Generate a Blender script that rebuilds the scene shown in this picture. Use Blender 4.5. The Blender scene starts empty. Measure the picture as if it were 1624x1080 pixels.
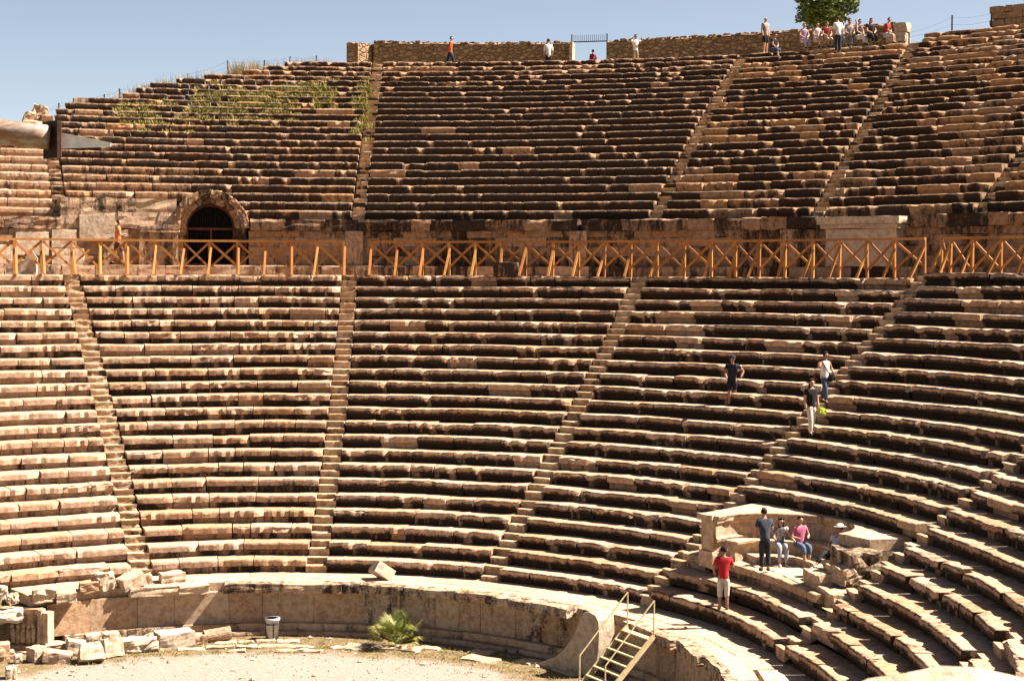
import bpy, bmesh, math, random
from math import sin, cos, pi, radians, sqrt, atan2, hypot
from mathutils import Vector, Matrix, noise
random.seed(7)
S = bpy.context.scene
COL = S.collection
RND = random.Random(11)
def U(a, b): return RND.uniform(a, b)
def ns(x, y, z=0.0): return noise.noise(Vector((x, y, z)))

# ------------------------------------------------------------------ camera frame
CAM = Vector((0, -38.981, 9.371))
YAW, PIT, ROL, FPX = -0.1695, -0.0406, 0.0036, 2636.8
_R = Vector((cos(YAW), sin(YAW), 0)); _F = Vector((-sin(YAW), cos(YAW), 0)); _Z = Vector((0, 0, 1))
_zv = _F*cos(PIT) + _Z*sin(PIT); _u = -_F*sin(PIT) + _Z*cos(PIT)
_xv = _R*cos(ROL) + _u*sin(ROL); _vv = -_R*sin(ROL) + _u*cos(ROL)
def ray(x, y): return _zv + _xv*((x-812)/FPX) - _vv*((y-540)/FPX)
def at(x, y, z):
    d = ray(x, y); return CAM + d*((z-CAM.z)/d.z)
def atr(x, y, r):
    d = ray(x, y); a = d.x**2+d.y**2; b = 2*(CAM.x*d.x+CAM.y*d.y); c = CAM.x**2+CAM.y**2-r*r
    k = (-b+sqrt(max(0, b*b-4*a*c)))/(2*a); return CAM + d*k
def mpp(P): return ((P-CAM).dot(_zv))/FPX          # metres per photo pixel at P
def pol(r, t, z): return Vector((r*sin(t), r*cos(t), z))

# ------------------------------------------------------------------ object helpers
def tag(o, label=None, cat=None, group=None, kind=None):
    if label: o['label'] = label
    if cat: o['category'] = cat
    if group: o['group'] = group
    if kind: o['kind'] = kind
    return o
def thing(name, label, cat, loc, rz=0.0, group=None):
    o = bpy.data.objects.new(name, None); COL.objects.link(o)
    o.location = loc; o.rotation_euler = (0, 0, rz); o.empty_display_size = .2
    return tag(o, label, cat, group)
class MB:
    def __init__(s): s.v = []; s.f = []; s.t = []; s.p = []
    def add(s, pts, faces, tone=.5, pat=0.0):
        b = len(s.v); s.v += [tuple(p) for p in pts]
        s.f += [tuple(b+i for i in f) for f in faces]
        n = len(pts)
        s.t += list(tone) if isinstance(tone, (list, tuple)) else [tone]*n
        s.p += list(pat) if isinstance(pat, (list, tuple)) else [pat]*n
    def box(s, c, size, M=None, tone=.5, pat=0.0):
        hx, hy, hz = size[0]/2, size[1]/2, size[2]/2; c = Vector(c)
        pts = [Vector((x*hx, y*hy, z*hz)) for z in (-1, 1) for y in (-1, 1) for x in (-1, 1)]
        if M: pts = [M @ p for p in pts]
        s.add([c+p for p in pts], [(0, 2, 3, 1), (4, 5, 7, 6), (0, 1, 5, 4), (2, 6, 7, 3), (0, 4, 6, 2), (1, 3, 7, 5)], tone, pat)
    def bar(s, a, b, w, h=None, tone=.5, pat=0.0, up=None):
        a, b = Vector(a), Vector(b); h = h or w; d = (b-a); L = d.length; d.normalize()
        up = Vector(up) if up else Vector((0, 0, 1))
        x = d.cross(up)
        if x.length < 1e-4: x = d.cross(Vector((1, 0, 0)))
        x.normalize(); y = x.cross(d)
        pts = [q + x*(i*w/2) + y*(j*h/2) for q in (a, b) for (i, j) in ((-1, -1), (1, -1), (1, 1), (-1, 1))]
        s.add(pts, [(3, 2, 1, 0), (4, 5, 6, 7), (0, 1, 5, 4), (1, 2, 6, 5), (2, 3, 7, 6), (3, 0, 4, 7)], tone, pat)
    def tube(s, pts, rad, n=8, tone=.5, pat=0.0, cap=True):
        pts = [Vector(p) for p in pts]; rad = rad if isinstance(rad, (list, tuple)) else [rad]*len(pts)
        V = []; F = []
        for i, p in enumerate(pts):
            d = (pts[min(i+1, len(pts)-1)]-pts[max(i-1, 0)]).normalized()
            x = d.cross(Vector((0, 0, 1)))
            if x.length < .05: x = d.cross(Vector((1, 0, 0)))
            x.normalize(); y = x.cross(d)
            for k in range(n):
                a = 2*pi*k/n; V.append(p + (x*cos(a)+y*sin(a))*rad[i])
        for i in range(len(pts)-1):
            for k in range(n):
                F.append((i*n+k, i*n+(k+1) % n, (i+1)*n+(k+1) % n, (i+1)*n+k))
        if cap: F += [tuple(range(n))[::-1], tuple((len(pts)-1)*n+k for k in range(n))]
        s.add(V, F, tone, pat)
    def block(s, c, size, M=None, n=4, rnd=.12, amp=.03, seed=0.0, tone=.5, pat=0.0, taper=0.0):
        """a worn stone block: a subdivided cuboid with eased corners and a rough surface"""
        V = {}; pts = []; F = []
        def vid(i, j, k):
            key = (i, j, k)
            if key not in V:
                p = Vector((2*i/n-1, 2*j/n-1, 2*k/n-1))
                q = p.copy(); L = p.length
                sph = p/L*1.25 if L > 0 else p
                q = p.lerp(sph, rnd)
                q.x *= 1-taper*(q.z*.5+.5)
                q = Vector((q.x*size[0]/2, q.y*size[1]/2, q.z*size[2]/2))
                q += Vector((ns(p.x*1.3+seed, p.y*1.3, p.z*1.3), ns(p.x*1.3, p.y*1.3+seed+9, p.z*1.3), ns(p.x*1.3, p.y*1.3, p.z*1.3+seed+17)))*amp*2
                q += Vector((ns(p.x*4+seed, p.y*4, p.z*4), ns(p.x*4, p.y*4+seed+9, p.z*4), ns(p.x*4, p.y*4, p.z*4+seed+17)))*amp*.7
                if M: q = M @ q
                V[key] = len(pts); pts.append(Vector(c)+q)
            return V[key]
        R = range(n)
        for a in R:
            for b in R:
                F.append((vid(a, b, 0), vid(a, b+1, 0), vid(a+1, b+1, 0), vid(a+1, b, 0)))
                F.append((vid(a, b, n), vid(a+1, b, n), vid(a+1, b+1, n), vid(a, b+1, n)))
                F.append((vid(a, 0, b), vid(a+1, 0, b), vid(a+1, 0, b+1), vid(a, 0, b+1)))
                F.append((vid(a, n, b), vid(a, n, b+1), vid(a+1, n, b+1), vid(a+1, n, b)))
                F.append((vid(0, a, b), vid(0, a, b+1), vid(0, a+1, b+1), vid(0, a+1, b)))
                F.append((vid(n, a, b), vid(n, a+1, b), vid(n, a+1, b+1), vid(n, a, b+1)))
        s.add(pts, F, tone, pat)
    def build(s, name, mat, parent=None, smooth=False, label=None, cat=None, group=None, kind=None):
        o3 = Vector((0, 0, 0)); rz = 0
        if parent:
            M = parent.matrix_basis.inverted()
            p = parent
            while p.parent: p = p.parent; M = M @ p.matrix_basis.inverted()
            vs = [tuple(M @ Vector(q)) for q in s.v]
        else: vs = s.v
        me = bpy.data.meshes.new(name); me.from_pydata(vs, [], s.f)
        for nm, dat in (('tone', s.t), ('pat', s.p)):
            at_ = me.attributes.new(nm, 'FLOAT', 'POINT'); at_.data.foreach_set('value', dat)
        if smooth: me.polygons.foreach_set('use_smooth', [True]*len(me.polygons))
        me.materials.append(mat)
        o = bpy.data.objects.new(name, me); COL.objects.link(o)
        if parent: o.parent = parent
        tag(o, label, cat, group, kind); return o
def RZ(a): return Matrix.Rotation(a, 3, 'Z')
def frame(t):
    """rows: tangential (to the right), radial outwards, up"""
    return Matrix(((cos(t), sin(t), 0), (-sin(t), cos(t), 0), (0, 0, 1)))

# ------------------------------------------------------------------ materials
def newmat(name, rough=.9):
    m = bpy.data.materials.new(name); m.use_nodes = True
    nt = m.node_tree; b = nt.nodes['Principled BSDF']; b.inputs['Roughness'].default_value = rough
    b.inputs['Specular IOR Level'].default_value = .25
    return m, nt, b
def N(nt, t, **k):
    n = nt.nodes.new(t)
    for a, v in k.items(): setattr(n, a, v)
    return n
def mixc(nt, fac, A, B, mode='MIX'):
    m = N(nt, 'ShaderNodeMix', data_type='RGBA', blend_type=mode)
    for i, v in ((0, fac), (6, A), (7, B)):
        if hasattr(v, 'is_output'): nt.links.new(v, m.inputs[i])
        else: m.inputs[i].default_value = v if i == 0 else (*v, 1)
    return m.outputs[2]
def mth(nt, op, a, b=0.0, c=None, clamp=False):
    m = N(nt, 'ShaderNodeMath', operation=op, use_clamp=clamp)
    for i, v in enumerate((a, b) + ((c,) if c is not None else ())):
        if hasattr(v, 'is_output'): nt.links.new(v, m.inputs[i])
        else: m.inputs[i].default_value = v
    return m.outputs[0]
def mapr(nt, v, a, b, c=0.0, d=1.0):
    m = N(nt, 'ShaderNodeMapRange', interpolation_type='SMOOTHSTEP'); nt.links.new(v, m.inputs[0])
    for i, x in enumerate((a, b, c, d)):
        if hasattr(x, 'is_output'): nt.links.new(x, m.inputs[1+i])
        else: m.inputs[1+i].default_value = x
    return m.outputs[0]
def nz(nt, vec, scale, detail=5, rough=.6, dist=0.0):
    n = N(nt, 'ShaderNodeTexNoise'); n.inputs['Scale'].default_value = scale; n.inputs['Detail'].default_value = detail
    n.inputs['Roughness'].default_value = rough; n.inputs['Distortion'].default_value = dist
    if vec: nt.links.new(vec, n.inputs['Vector'])
    return n.outputs['Fac']
def wpos(nt, sc=(1, 1, 1)):
    g = N(nt, 'ShaderNodeNewGeometry')
    mp = N(nt, 'ShaderNodeMapping'); mp.inputs['Scale'].default_value = sc
    nt.links.new(g.outputs['Position'], mp.inputs['Vector']); return mp.outputs[0]
ALB = .70; AK = .72
def dim(c): return tuple(x*AK for x in c)
def stone(name, A, B, C, dark=(.0085, .004, .0022), bump=.7, speck=.5, patk=1.0, lich=.35):
    m, nt, b = newmat(name, .92)
    P = wpos(nt); PV = wpos(nt, (1, 1, .28))
    t = N(nt, 'ShaderNodeAttribute', attribute_name='tone').outputs['Fac']
    p = N(nt, 'ShaderNodeAttribute', attribute_name='pat').outputs['Fac']
    A, B, C = (tuple(x*ALB for x in q) for q in (A, B, C))
    col = mixc(nt, mapr(nt, t, .0, .5), A, B); col = mixc(nt, mapr(nt, t, .5, 1.0), col, C)
    big = nz(nt, P, 1.1, 5); col = mixc(nt, mapr(nt, big, .35, .7), col, (1.16, 1.12, 1.06), 'MULTIPLY')
    mid = nz(nt, P, 6.0, 6, .65); col = mixc(nt, mapr(nt, mid, .42, .62, .0, .75), col, (.66, .53, .43), 'MULTIPLY')
    pit = nz(nt, P, 28.0, 4, .7); col = mixc(nt, mapr(nt, pit, .56, .72, 0, speck), col, (.42, .33, .26), 'MULTIPLY')
    pale = nz(nt, P, 3.3, 6, .7, .6); col = mixc(nt, mapr(nt, pale, .6, .75, 0, .45), col, (.40, .33, .25))
    n1 = nz(nt, PV, 3.4, 8, .68, .3); n2 = nz(nt, P, 14, 4, .6)
    nn = mth(nt, 'ADD', mth(nt, 'MULTIPLY', n1, .72), mth(nt, 'MULTIPLY', n2, .28))
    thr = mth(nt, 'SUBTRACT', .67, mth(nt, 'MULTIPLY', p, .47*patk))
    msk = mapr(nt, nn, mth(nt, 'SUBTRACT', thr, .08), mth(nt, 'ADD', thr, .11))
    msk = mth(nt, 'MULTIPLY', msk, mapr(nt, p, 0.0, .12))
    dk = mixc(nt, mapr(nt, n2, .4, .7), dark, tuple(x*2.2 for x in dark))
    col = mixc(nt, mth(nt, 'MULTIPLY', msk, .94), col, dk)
    lc = nz(nt, P, 19.0, 3, .75, .4); col = mixc(nt, mapr(nt, lc, .60, .70, 0, lich), col, (.17, .12, .08))
    nt.links.new(col, b.inputs['Base Color'])
    hgt = mth(nt, 'ADD', mth(nt, 'MULTIPLY', nz(nt, P, 9, 8, .7), 1.0), mth(nt, 'MULTIPLY', pit, .35))
    bp = N(nt, 'ShaderNodeBump'); bp.inputs['Strength'].default_value = bump; bp.inputs['Distance'].default_value = .05
    nt.links.new(hgt, bp.inputs['Height']); nt.links.new(bp.outputs[0], b.inputs['Normal'])
    return m
STONE = stone('weathered_limestone', (.54, .388, .282), (.495, .338, .228), (.455, .285, .172))
UPPER = stone('dark_limestone', (.42, .285, .19), (.36, .235, .15), (.42, .245, .125), patk=.92)
STEP = stone('step_limestone', (.58, .43, .30), (.52, .37, .245), (.50, .345, .21), bump=.5)
MARBLE = stone('veined_marble', (.60, .46, .33), (.53, .385, .26), (.46, .31, .19), bump=.4, speck=.35)
PALE = stone('pale_stone', (.56, .45, .34), (.50, .39, .28), (.45, .33, .21), bump=.6, speck=.55)
WHITE = stone('white_marble', (.60, .51, .41), (.53, .43, .33), (.48, .36, .25), bump=.3, speck=.3)
def rubble(name, A, B, sc):
    m, nt, b = newmat(name, .95); A, B = dim(A), dim(B)
    P = wpos(nt, (1, 1, 1.7))
    v = N(nt, 'ShaderNodeTexVoronoi', feature='F1'); v.inputs['Scale'].default_value = sc; nt.links.new(P, v.inputs['Vector'])
    e = N(nt, 'ShaderNodeTexVoronoi', feature='DISTANCE_TO_EDGE'); e.inputs['Scale'].default_value = sc; nt.links.new(P, e.inputs['Vector'])
    sx = N(nt, 'ShaderNodeSeparateColor'); nt.links.new(v.outputs['Color'], sx.inputs[0])
    col = mixc(nt, sx.outputs[0], A, B)
    n = nz(nt, wpos(nt), 5, 6); col = mixc(nt, mapr(nt, n, .4, .65, 0, .7), col, (.6, .5, .4), 'MULTIPLY')
    col = mixc(nt, mapr(nt, e.outputs['Distance'], 0.0, .07, .75, 0.0), col, (.10, .06, .035))
    nt.links.new(col, b.inputs['Base Color'])
    bp = N(nt, 'ShaderNodeBump'); bp.inputs['Strength'].default_value = .9; bp.inputs['Distance'].default_value = .08
    nt.links.new(mapr(nt, e.outputs['Distance'], 0, .16), bp.inputs['Height']); nt.links.new(bp.outputs[0], b.inputs['Normal'])
    return m
RUBBLE = rubble('rubble_masonry', (.46, .30, .175), (.31, .19, .105), 3.0)
def simple(name, col, rough=.7, var=.25, sc=12, metal=0.0, bump=0.0, col2=None, stretch=(1, 1, 1)):
    m, nt, b = newmat(name, rough); b.inputs['Metallic'].default_value = metal
    tc = N(nt, 'ShaderNodeTexCoord'); mp = N(nt, 'ShaderNodeMapping'); mp.inputs['Scale'].default_value = stretch
    nt.links.new(tc.outputs['Object'], mp.inputs[0])
    n = nz(nt, mp.outputs[0], sc, 5)
    col = dim(col); c2 = dim(col2) if col2 else tuple(max(0, x*(1-var*1.6)) for x in col)
    nt.links.new(mixc(nt, mapr(nt, n, .38, .66), col, c2), b.inputs['Base Color'])
    if bump:
        bp = N(nt, 'ShaderNodeBump'); bp.inputs['Strength'].default_value = bump; bp.inputs['Distance'].default_value = .02
        nt.links.new(n, bp.inputs['Height']); nt.links.new(bp.outputs[0], b.inputs['Normal'])
    return m
def tinted(name, A, B, C, rough=.75):
    m, nt, b = newmat(name, rough)
    A, B, C = dim(A), dim(B), dim(C)
    t = N(nt, 'ShaderNodeAttribute', attribute_name='tone').outputs['Fac']
    col = mixc(nt, mapr(nt, t, 0, .5), A, B); col = mixc(nt, mapr(nt, t, .5, 1), col, C)
    n = nz(nt, wpos(nt), 9, 4); col = mixc(nt, mapr(nt, n, .4, .65, 0, .5), col, (.6, .6, .55), 'MULTIPLY')
    nt.links.new(col, b.inputs['Base Color']); return m, nt, b
WOOD = tinted('pine_timber', (.56, .26, .065), (.46, .18, .036), (.33, .14, .05), .65)[0]
LEAF = tinted('tree_leaf', (.15, .20, .035), (.09, .135, .025), (.24, .26, .07), .55)[0]
PALM = tinted('palm_leaf', (.13, .17, .025), (.26, .25, .05), (.34, .23, .08), .5)[0]
GRASS = tinted('weed_leaf', (.19, .18, .022), (.28, .235, .04), (.30, .22, .08), .7)[0]
STRAW = tinted('dry_grass_blade', (.46, .36, .2), (.40, .3, .15), (.3, .25, .1), .8)[0]
BARK = simple('bark', (.12, .075, .045), .9, .4, 14, bump=.5)
RUSTM = simple('rusty_steel', (.30, .16, .09), .6, .3, 5, .3, .2, (.42, .37, .33), (1, 1, 3))
DARKRUST = simple('dark_rusted_plate', (.045, .018, .012), .8, .4, 9, .2, .3)
REDIRON = simple('red_oxide_iron', (.17, .045, .03), .55, .3, 20)
IRON = simple('black_iron', (.03, .028, .03), .5, .3, 20, .4)
GALV = simple('pale_zinc', (.98, .95, .92), .6, .12, 8, .0)
CREAM = simple('cream_painted_steel', (.72, .55, .30), .5, .15, 9)
BINM = simple('grey_white_plastic', (.60, .58, .58), .45, .1, 6)
DARK = simple('passage_shade', (.05, .035, .025), .95, .4, 5)  # near-black stone, the passage interior's shade put into its colour
SKINM = simple('skin', (.48, .27, .18), .6, .08, 6)
SKINT = simple('tanned_skin', (.36, .18, .11), .6, .08, 6)
_cl = {}
def cloth(c, pat=None):
    k = (tuple(c), tuple(pat) if pat else None)
    if k not in _cl: _cl[k] = simple('cloth', c, .9, .18, 7 if not pat else 16, col2=pat)
    return _cl[k]
EYE = simple('eye_dark', (.015, .01, .008), .3, .1)

# ------------------------------------------------------------------ ground
def ground_mat():
    m, nt, b = newmat('orchestra_earth', .97)
    P = wpos(nt)
    sp = N(nt, 'ShaderNodeSeparateXYZ'); nt.links.new(P, sp.inputs[0])
    r = mth(nt, 'SQRT', mth(nt, 'ADD', mth(nt, 'MULTIPLY', sp.outputs[0], sp.outputs[0]), mth(nt, 'MULTIPLY', sp.outputs[1], sp.outputs[1])))
    w = mth(nt, 'ADD', r, mth(nt, 'MULTIPLY', mth(nt, 'SUBTRACT', nz(nt, P, .9, 5), .5), 2.2))
    g1 = mixc(nt, mapr(nt, nz(nt, P, 17, 5, .75), .35, .65), (.40, .34, .285), (.25, .205, .165))
    g1 = mixc(nt, mapr(nt, nz(nt, P, 46, 3, .8), .52, .66, 0, .8), g1, (.15, .115, .09))
    e = mixc(nt, mapr(nt, nz(nt, P, 3.2, 6, .7), .38, .62), (.27, .18, .095), (.15, .115, .05))
    e = mixc(nt, mapr(nt, nz(nt, P, 30, 4, .8), .5, .68, 0, .8), e, (.09, .07, .028))
    near = mapr(nt, w, 8.6, 9.4)
    col = mixc(nt, near, g1, e)
    col = mixc(nt, 1.0, col, (AK, AK, AK), 'MULTIPLY')
    far = mapr(nt, r, 30, 48); hill = mixc(nt, nz(nt, P, .35, 6), (.20, .155, .075), (.13, .12, .05))
    col = mixc(nt, far, col, hill)
    nt.links.new(col, b.inputs['Base Color'])
    bp = N(nt, 'ShaderNodeBump'); bp.inputs['Strength'].default_value = .8; bp.inputs['Distance'].default_value = .03
    nt.links.new(nz(nt, P, 40, 4, .8), bp.inputs['Height']); nt.links.new(bp.outputs[0], b.inputs['Normal'])
    return m
GROUND = ground_mat()
h, R0, D = .42, 13.19, .65
ZG = -1.55
def zrow(k, right=False): return k*h + (min(.17, .09*k) if right else 0)
def uprof(u): return 30.393+.563*u, 11.512+.389*u-.0021*u*u
def hill_z(r):
    pts = [(0, ZG), (11.7, ZG), (11.9, ZG), (12.0, -.5), (13.3, -.45), (13.4, -.3), (27.4, 8.3), (28.0, 9.0), (33.2, 9.05), (33.4, 11.2), (44.0, 18.4), (44.9, 19.3), (48.5, 19.25), (60, 18.2), (110, 13), (260, 4), (700, -1.0), (2500, -6)]
    for (a, za), (b, zb) in zip(pts, pts[1:]):
        if r <= b: return za + (zb-za)*(r-a)/(b-a)
    return pts[-1][1]
def maxu(t):
    P = [(-.8, 6), (-.30, 9.5), (-.245, 11), (-.231, 12.3), (-.208, 12.9), (-.188, 14.6), (-.151, 15.9), (-.12, 16.6), (-.092, 18.4), (-.053, 19.9), (-.01, 20.9), (.03, 22.1), (.056, 23.4), (.075, 24), (.74, 24), (.75, 25), (.775, 26), (2, 26)]
    for (a, za), (b, zb) in zip(P, P[1:]):
        if t <= b: return za+(zb-za)*(t-a)/(b-a)
    return 26
def sstep(a, b, x):
    t = max(0, min(1, (x-a)/(b-a))); return t*t*(3-2*t)
def bend(t, r):
    """the horseshoe opens out past the last stairs on the right"""
    if t < 1.6 or r > 27: return 0.0
    return 1.45*((t-1.6)/.47)**1.4*(1-sstep(19, 27, r))*sstep(11.9, 12.9, r)
def ground():
    m = MB()
    rs = [0, 3, 6, 7.5, 9, 10.2, 11.2, 11.7, 11.9, 12.0, 13.3, 13.4, 17, 22, 27.4, 28, 33.2, 33.4, 38, 44, 44.9, 48.5, 54, 60, 80, 110, 170, 260, 420, 700, 1300, 2500]
    nt_ = 120
    for i, r in enumerate(rs):
        for k in range(nt_):
            t = -pi + 2*pi*k/nt_
            mk = sstep(-.98, -.80, t)*(1-sstep(2.32, 2.55, t)) if r > 11.75 else 1
            hz = hill_z(r-bend(t, r)*.8)
            if 33.5 < r and t < .12: hz = min(hz, uprof(maxu(t))[1]-1.1-max(0, r-46)*.22)
            if t < -.1 and r > 50: hz = min(hz, 4-.004*r)
            if t > 2.28 and 12.5 < r < 28: hz += .62
            z = ZG + (max(hz, ZG-3)-ZG)*mk
            if r > 60: z += ns(r*.013*sin(t), r*.013*cos(t))*min(6, (r-60)*.05)*(.4+.6*mk)
            if r < 11: z += .03*ns(r*sin(t)*.7, r*cos(t)*.7)
            m.v.append(tuple(pol(max(r, .001), t, z))); m.t.append(.5); m.p.append(0)
    for i in range(len(rs)-1):
        for k in range(nt_):
            a, b = i*nt_+k, i*nt_+(k+1) % nt_
            m.f.append((a, b, b+nt_, a+nt_))
    m.build('ground', GROUND, kind='structure', smooth=False)
ground()

# ------------------------------------------------------------------ seating
LP = lambda dd, hh: [(.19, -hh-.012), (.19, -hh*.66), (.12, -hh*.57), (.006, -hh*.50), (.0, -hh*.14), (.014, -hh*.04), (.05, .0), (dd*.5, -.004), (dd+.24, .0)]
UP = lambda dd, hh: [(.09, -hh-.012), (.07, -hh*.68), (.006, -hh*.5), (.0, -hh*.19), (.022, -hh*.05), (.075, .003), (dd*.6, -.004), (dd+.16, 0)]
SP = lambda dd, hh: [(.035, -hh-.10), (.03, -hh*.55), (.004, -hh*.38), (.0, -hh*.10), (.018, .0), (dd+.12, 0)]
def seat_row(m, ta, tb, rf, zt, hh, dd, pat, wear, step=.16, lmin=.8, lmax=1.7, upper=False, tonef=None, drop=0.0, prof_f=None, fas=.6):
    """one curved row of stone seat blocks; worn nosings, chips, uneven joints"""
    t = ta; prof = (prof_f or (UP if upper else LP))(dd, hh); npf = len(prof)
    while t < tb-1e-4:
        L = (U(lmin, lmax) if RND.random() < .8 else U(lmin*.6, lmax*1.4))/rf; t2 = min(tb, t+L)
        if (tb-t2)*rf < .45: t2 = tb
        g = U(.006, .022)/rf if wear < 1.5 else U(.006, .03)/rf
        seed = U(0, 500); jr, jz, jy = U(-.022, .022)*wear, U(-.010, .010)*wear, U(-.014, .014)*wear
        if RND.random() < .03*wear: jz -= U(.02, .06)
        if RND.random() < drop: t = t2; continue
        bp = pat((t+t2)/2); tone = tonef((t+t2)/2) if tonef else RND.random()
        chips = [(U(0, 1), U(.03, .13), U(.04, .13)) for _ in range(RND.choice((0, 0, 1, 1, 2, 3)) if wear > .7 else RND.choice((0, 0, 1)))]
        if RND.random() < .3*wear: chips.append((RND.choice((0.0, 1.0)), U(.08, .22), U(.06, .2)))
        n = max(2, int((t2-t)*rf/step)+1); V = []; PT = []; TN = []
        big = .075*wear if RND.random() < .16*wear else 0
        for i in range(n+1):
            s = i/n; th = t+g + (t2-t-2*g)*s; arc = th*rf
            endr = .035*wear*(max(0, 1-abs(s)*(n)/1.2)+max(0, 1-abs(1-s)*n/1.2))
            ch = 0.0
            for (cs, cw, cd) in chips:
                x = abs(s-cs)*(t2-t)*rf
                if x < cw*1.6: ch = max(ch, cd*(1-(x/(cw*1.6))**2))
            wob = ns(arc*1.1, seed, zt)*.028*wear; fine = ns(arc*6, seed+3, zt)*.018*max(1, wear)
            bd = bend(th, rf) if not upper else 0
            for j, (dr, dz) in enumerate(prof):
                sag = .035*wear*ns(th*7, zt*3.1)
                edge = 1.0 if (2 <= j <= npf-3) else (.35 if j < 2 else 0)
                top = 1.0 if npf-5 <= j <= npf-3 else 0.0
                r = rf + bd + dr + jr + jy*(s-.5)*2 + (wob+fine)*edge + endr*edge + ch*edge*(.9 if top else .55)
                if big and j < npf-2: r += abs(ns(arc*3, j*1.7, seed))*big*2
                z = zt + dz + jz + sag + (fine*.7 if top else 0) - (ch*.5+endr*.5)*top + ns(arc*2.3+seed, j*.6)*.014*wear*(1 if j > 0 else 0)
                V.append(pol(r, th, z))
                PT.append(bp*(1.0 if j < 3 else (fas if j == 3 else (fas*.8 if j == npf-4 else (.25 if j == npf-3 else .08))))*(1-.6*min(1, ch/.08)))  # patina plus painted shade: the undercut gets more dark than the fascia
                TN.append(tone)
        F = []
        for i in range(n):
            for j in range(npf-1):
                a = i*npf+j; F.append((a, a+npf, a+npf+1, a+1))
        F.append(tuple(range(npf))[::-1] if False else tuple(range(npf)))
        F.append(tuple(n*npf+j for j in range(npf))[::-1])
        m.add(V, F, TN, PT); t = t2
SW = .64
STL = {'A': (-.199, -.219), 'B': (.207, .175), 'C': (.635, .603), 'D': (1.074, 1.022), 'E': (1.635, 1.435), 'F': (2.10, 2.0)}
def st_c(n, k): a, b = STL[n]; return a+(b-a)*k/22
WEDGES = [(None, 'A', 'pale lower seating wedge at the far side of the leftmost stair'),
          ('A', 'B', 'lower seating wedge of pale clean stone rows below the arched gateway'),
          ('B', 'C', 'lower seating wedge of mottled brown rows above the tilted block'),
          ('C', 'D', 'lower seating wedge where the man in navy clothes walks along a row'),
          ('D', 'E', 'lower seating wedge of dark risers rising directly behind the curved stone seat of honour'),
          ('E', 'F', 'lower seating wedge of strongly curved deeply shaded rows beyond the seat of honour'),
          ('F', None, 'short lower seating wedge just behind the blurred foreground block')]
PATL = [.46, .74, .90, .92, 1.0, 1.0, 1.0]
for wi, (a, b, lab) in enumerate(WEDGES):
    right = wi >= 4
    mid = ((st_c(a, 0) if a else -.5)+(st_c(b, 0) if b else 2.25))/2
    T = thing('seating_wedge', lab, 'seating wedge', pol(R0, mid, 0), 0, 'lower wedges of stone seats')
    for k in range(1, 23):
        if wi == 4 and k in (3, 4, 5, 6): continue
        rf = R0 + (k-1)*D - (.12 if right else 0)
        w2 = SW/2/rf
        ta = st_c(a, k-.5)+w2 if a else -.78
        tb = st_c(b, k-.5)-w2 if b else 2.27
        base = PATL[wi]
        def pat(t, base=base, k=k, wi=wi):
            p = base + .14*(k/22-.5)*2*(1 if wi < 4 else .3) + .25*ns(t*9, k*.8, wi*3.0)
            if wi in (0, 1): p -= .10
            x = RND.random()
            if x < (.09 if wi > 0 else .35): p = U(.05, .35)
            elif x < .2: p -= .2
            return max(0, min(1, p))
        def tonef(t): return RND.random()**1.3*(1 if wi > 0 else .7)
        m = MB(); zt = zrow(k, right)
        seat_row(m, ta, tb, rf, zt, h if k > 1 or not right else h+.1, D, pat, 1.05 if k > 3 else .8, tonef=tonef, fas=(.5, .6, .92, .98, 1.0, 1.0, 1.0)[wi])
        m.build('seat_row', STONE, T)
def steps(T, cf, rf0, z0, n, rise, run, mat, w=SW, seed=0, zf=None):
    for j in range(n):
        m = MB()
        t = cf(j); r = rf0(j) if callable(rf0) else rf0 + run*j
        if zf: zt = zf(j+1); rr = zt-zf(j)
        else: zt = z0 + rise*(j+1); rr = rise
        ww = (w+U(-.06, .05))/2/r; t += U(-.02, .02)/r
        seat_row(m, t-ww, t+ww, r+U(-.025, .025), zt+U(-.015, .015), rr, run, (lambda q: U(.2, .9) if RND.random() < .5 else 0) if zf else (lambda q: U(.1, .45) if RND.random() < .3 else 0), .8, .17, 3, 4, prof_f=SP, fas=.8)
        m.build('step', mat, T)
SLAB = {'A': 'lower stair flight of pale steps nearest the left edge', 'B': 'lower stair flight of pale steps descending below the gap between railings at the gateway side',
        'C': 'lower stair flight slanting down between mottled and darker rows', 'D': 'lower stair flight with the woman in white trousers on it',
        'E': 'lower stair flight passing the broken right pier of the curved seat', 'F': 'lower stair flight beside the blurred foreground block'}
for nme in 'ABCDEF':
    right = nme in 'EF'
    T = thing('stair_flight', SLAB[nme], 'stone stair', pol(R0, st_c(nme, 0), 0), 0, 'stone stair flights between seating wedges')
    off = .15 if right else (.08 if nme == 'D' else 0)
    steps(T, lambda j, nme=nme: st_c(nme, j/2+.3), R0-.02-(.1 if right else 0), off, 44, h/2, D/2, STEP)

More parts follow.
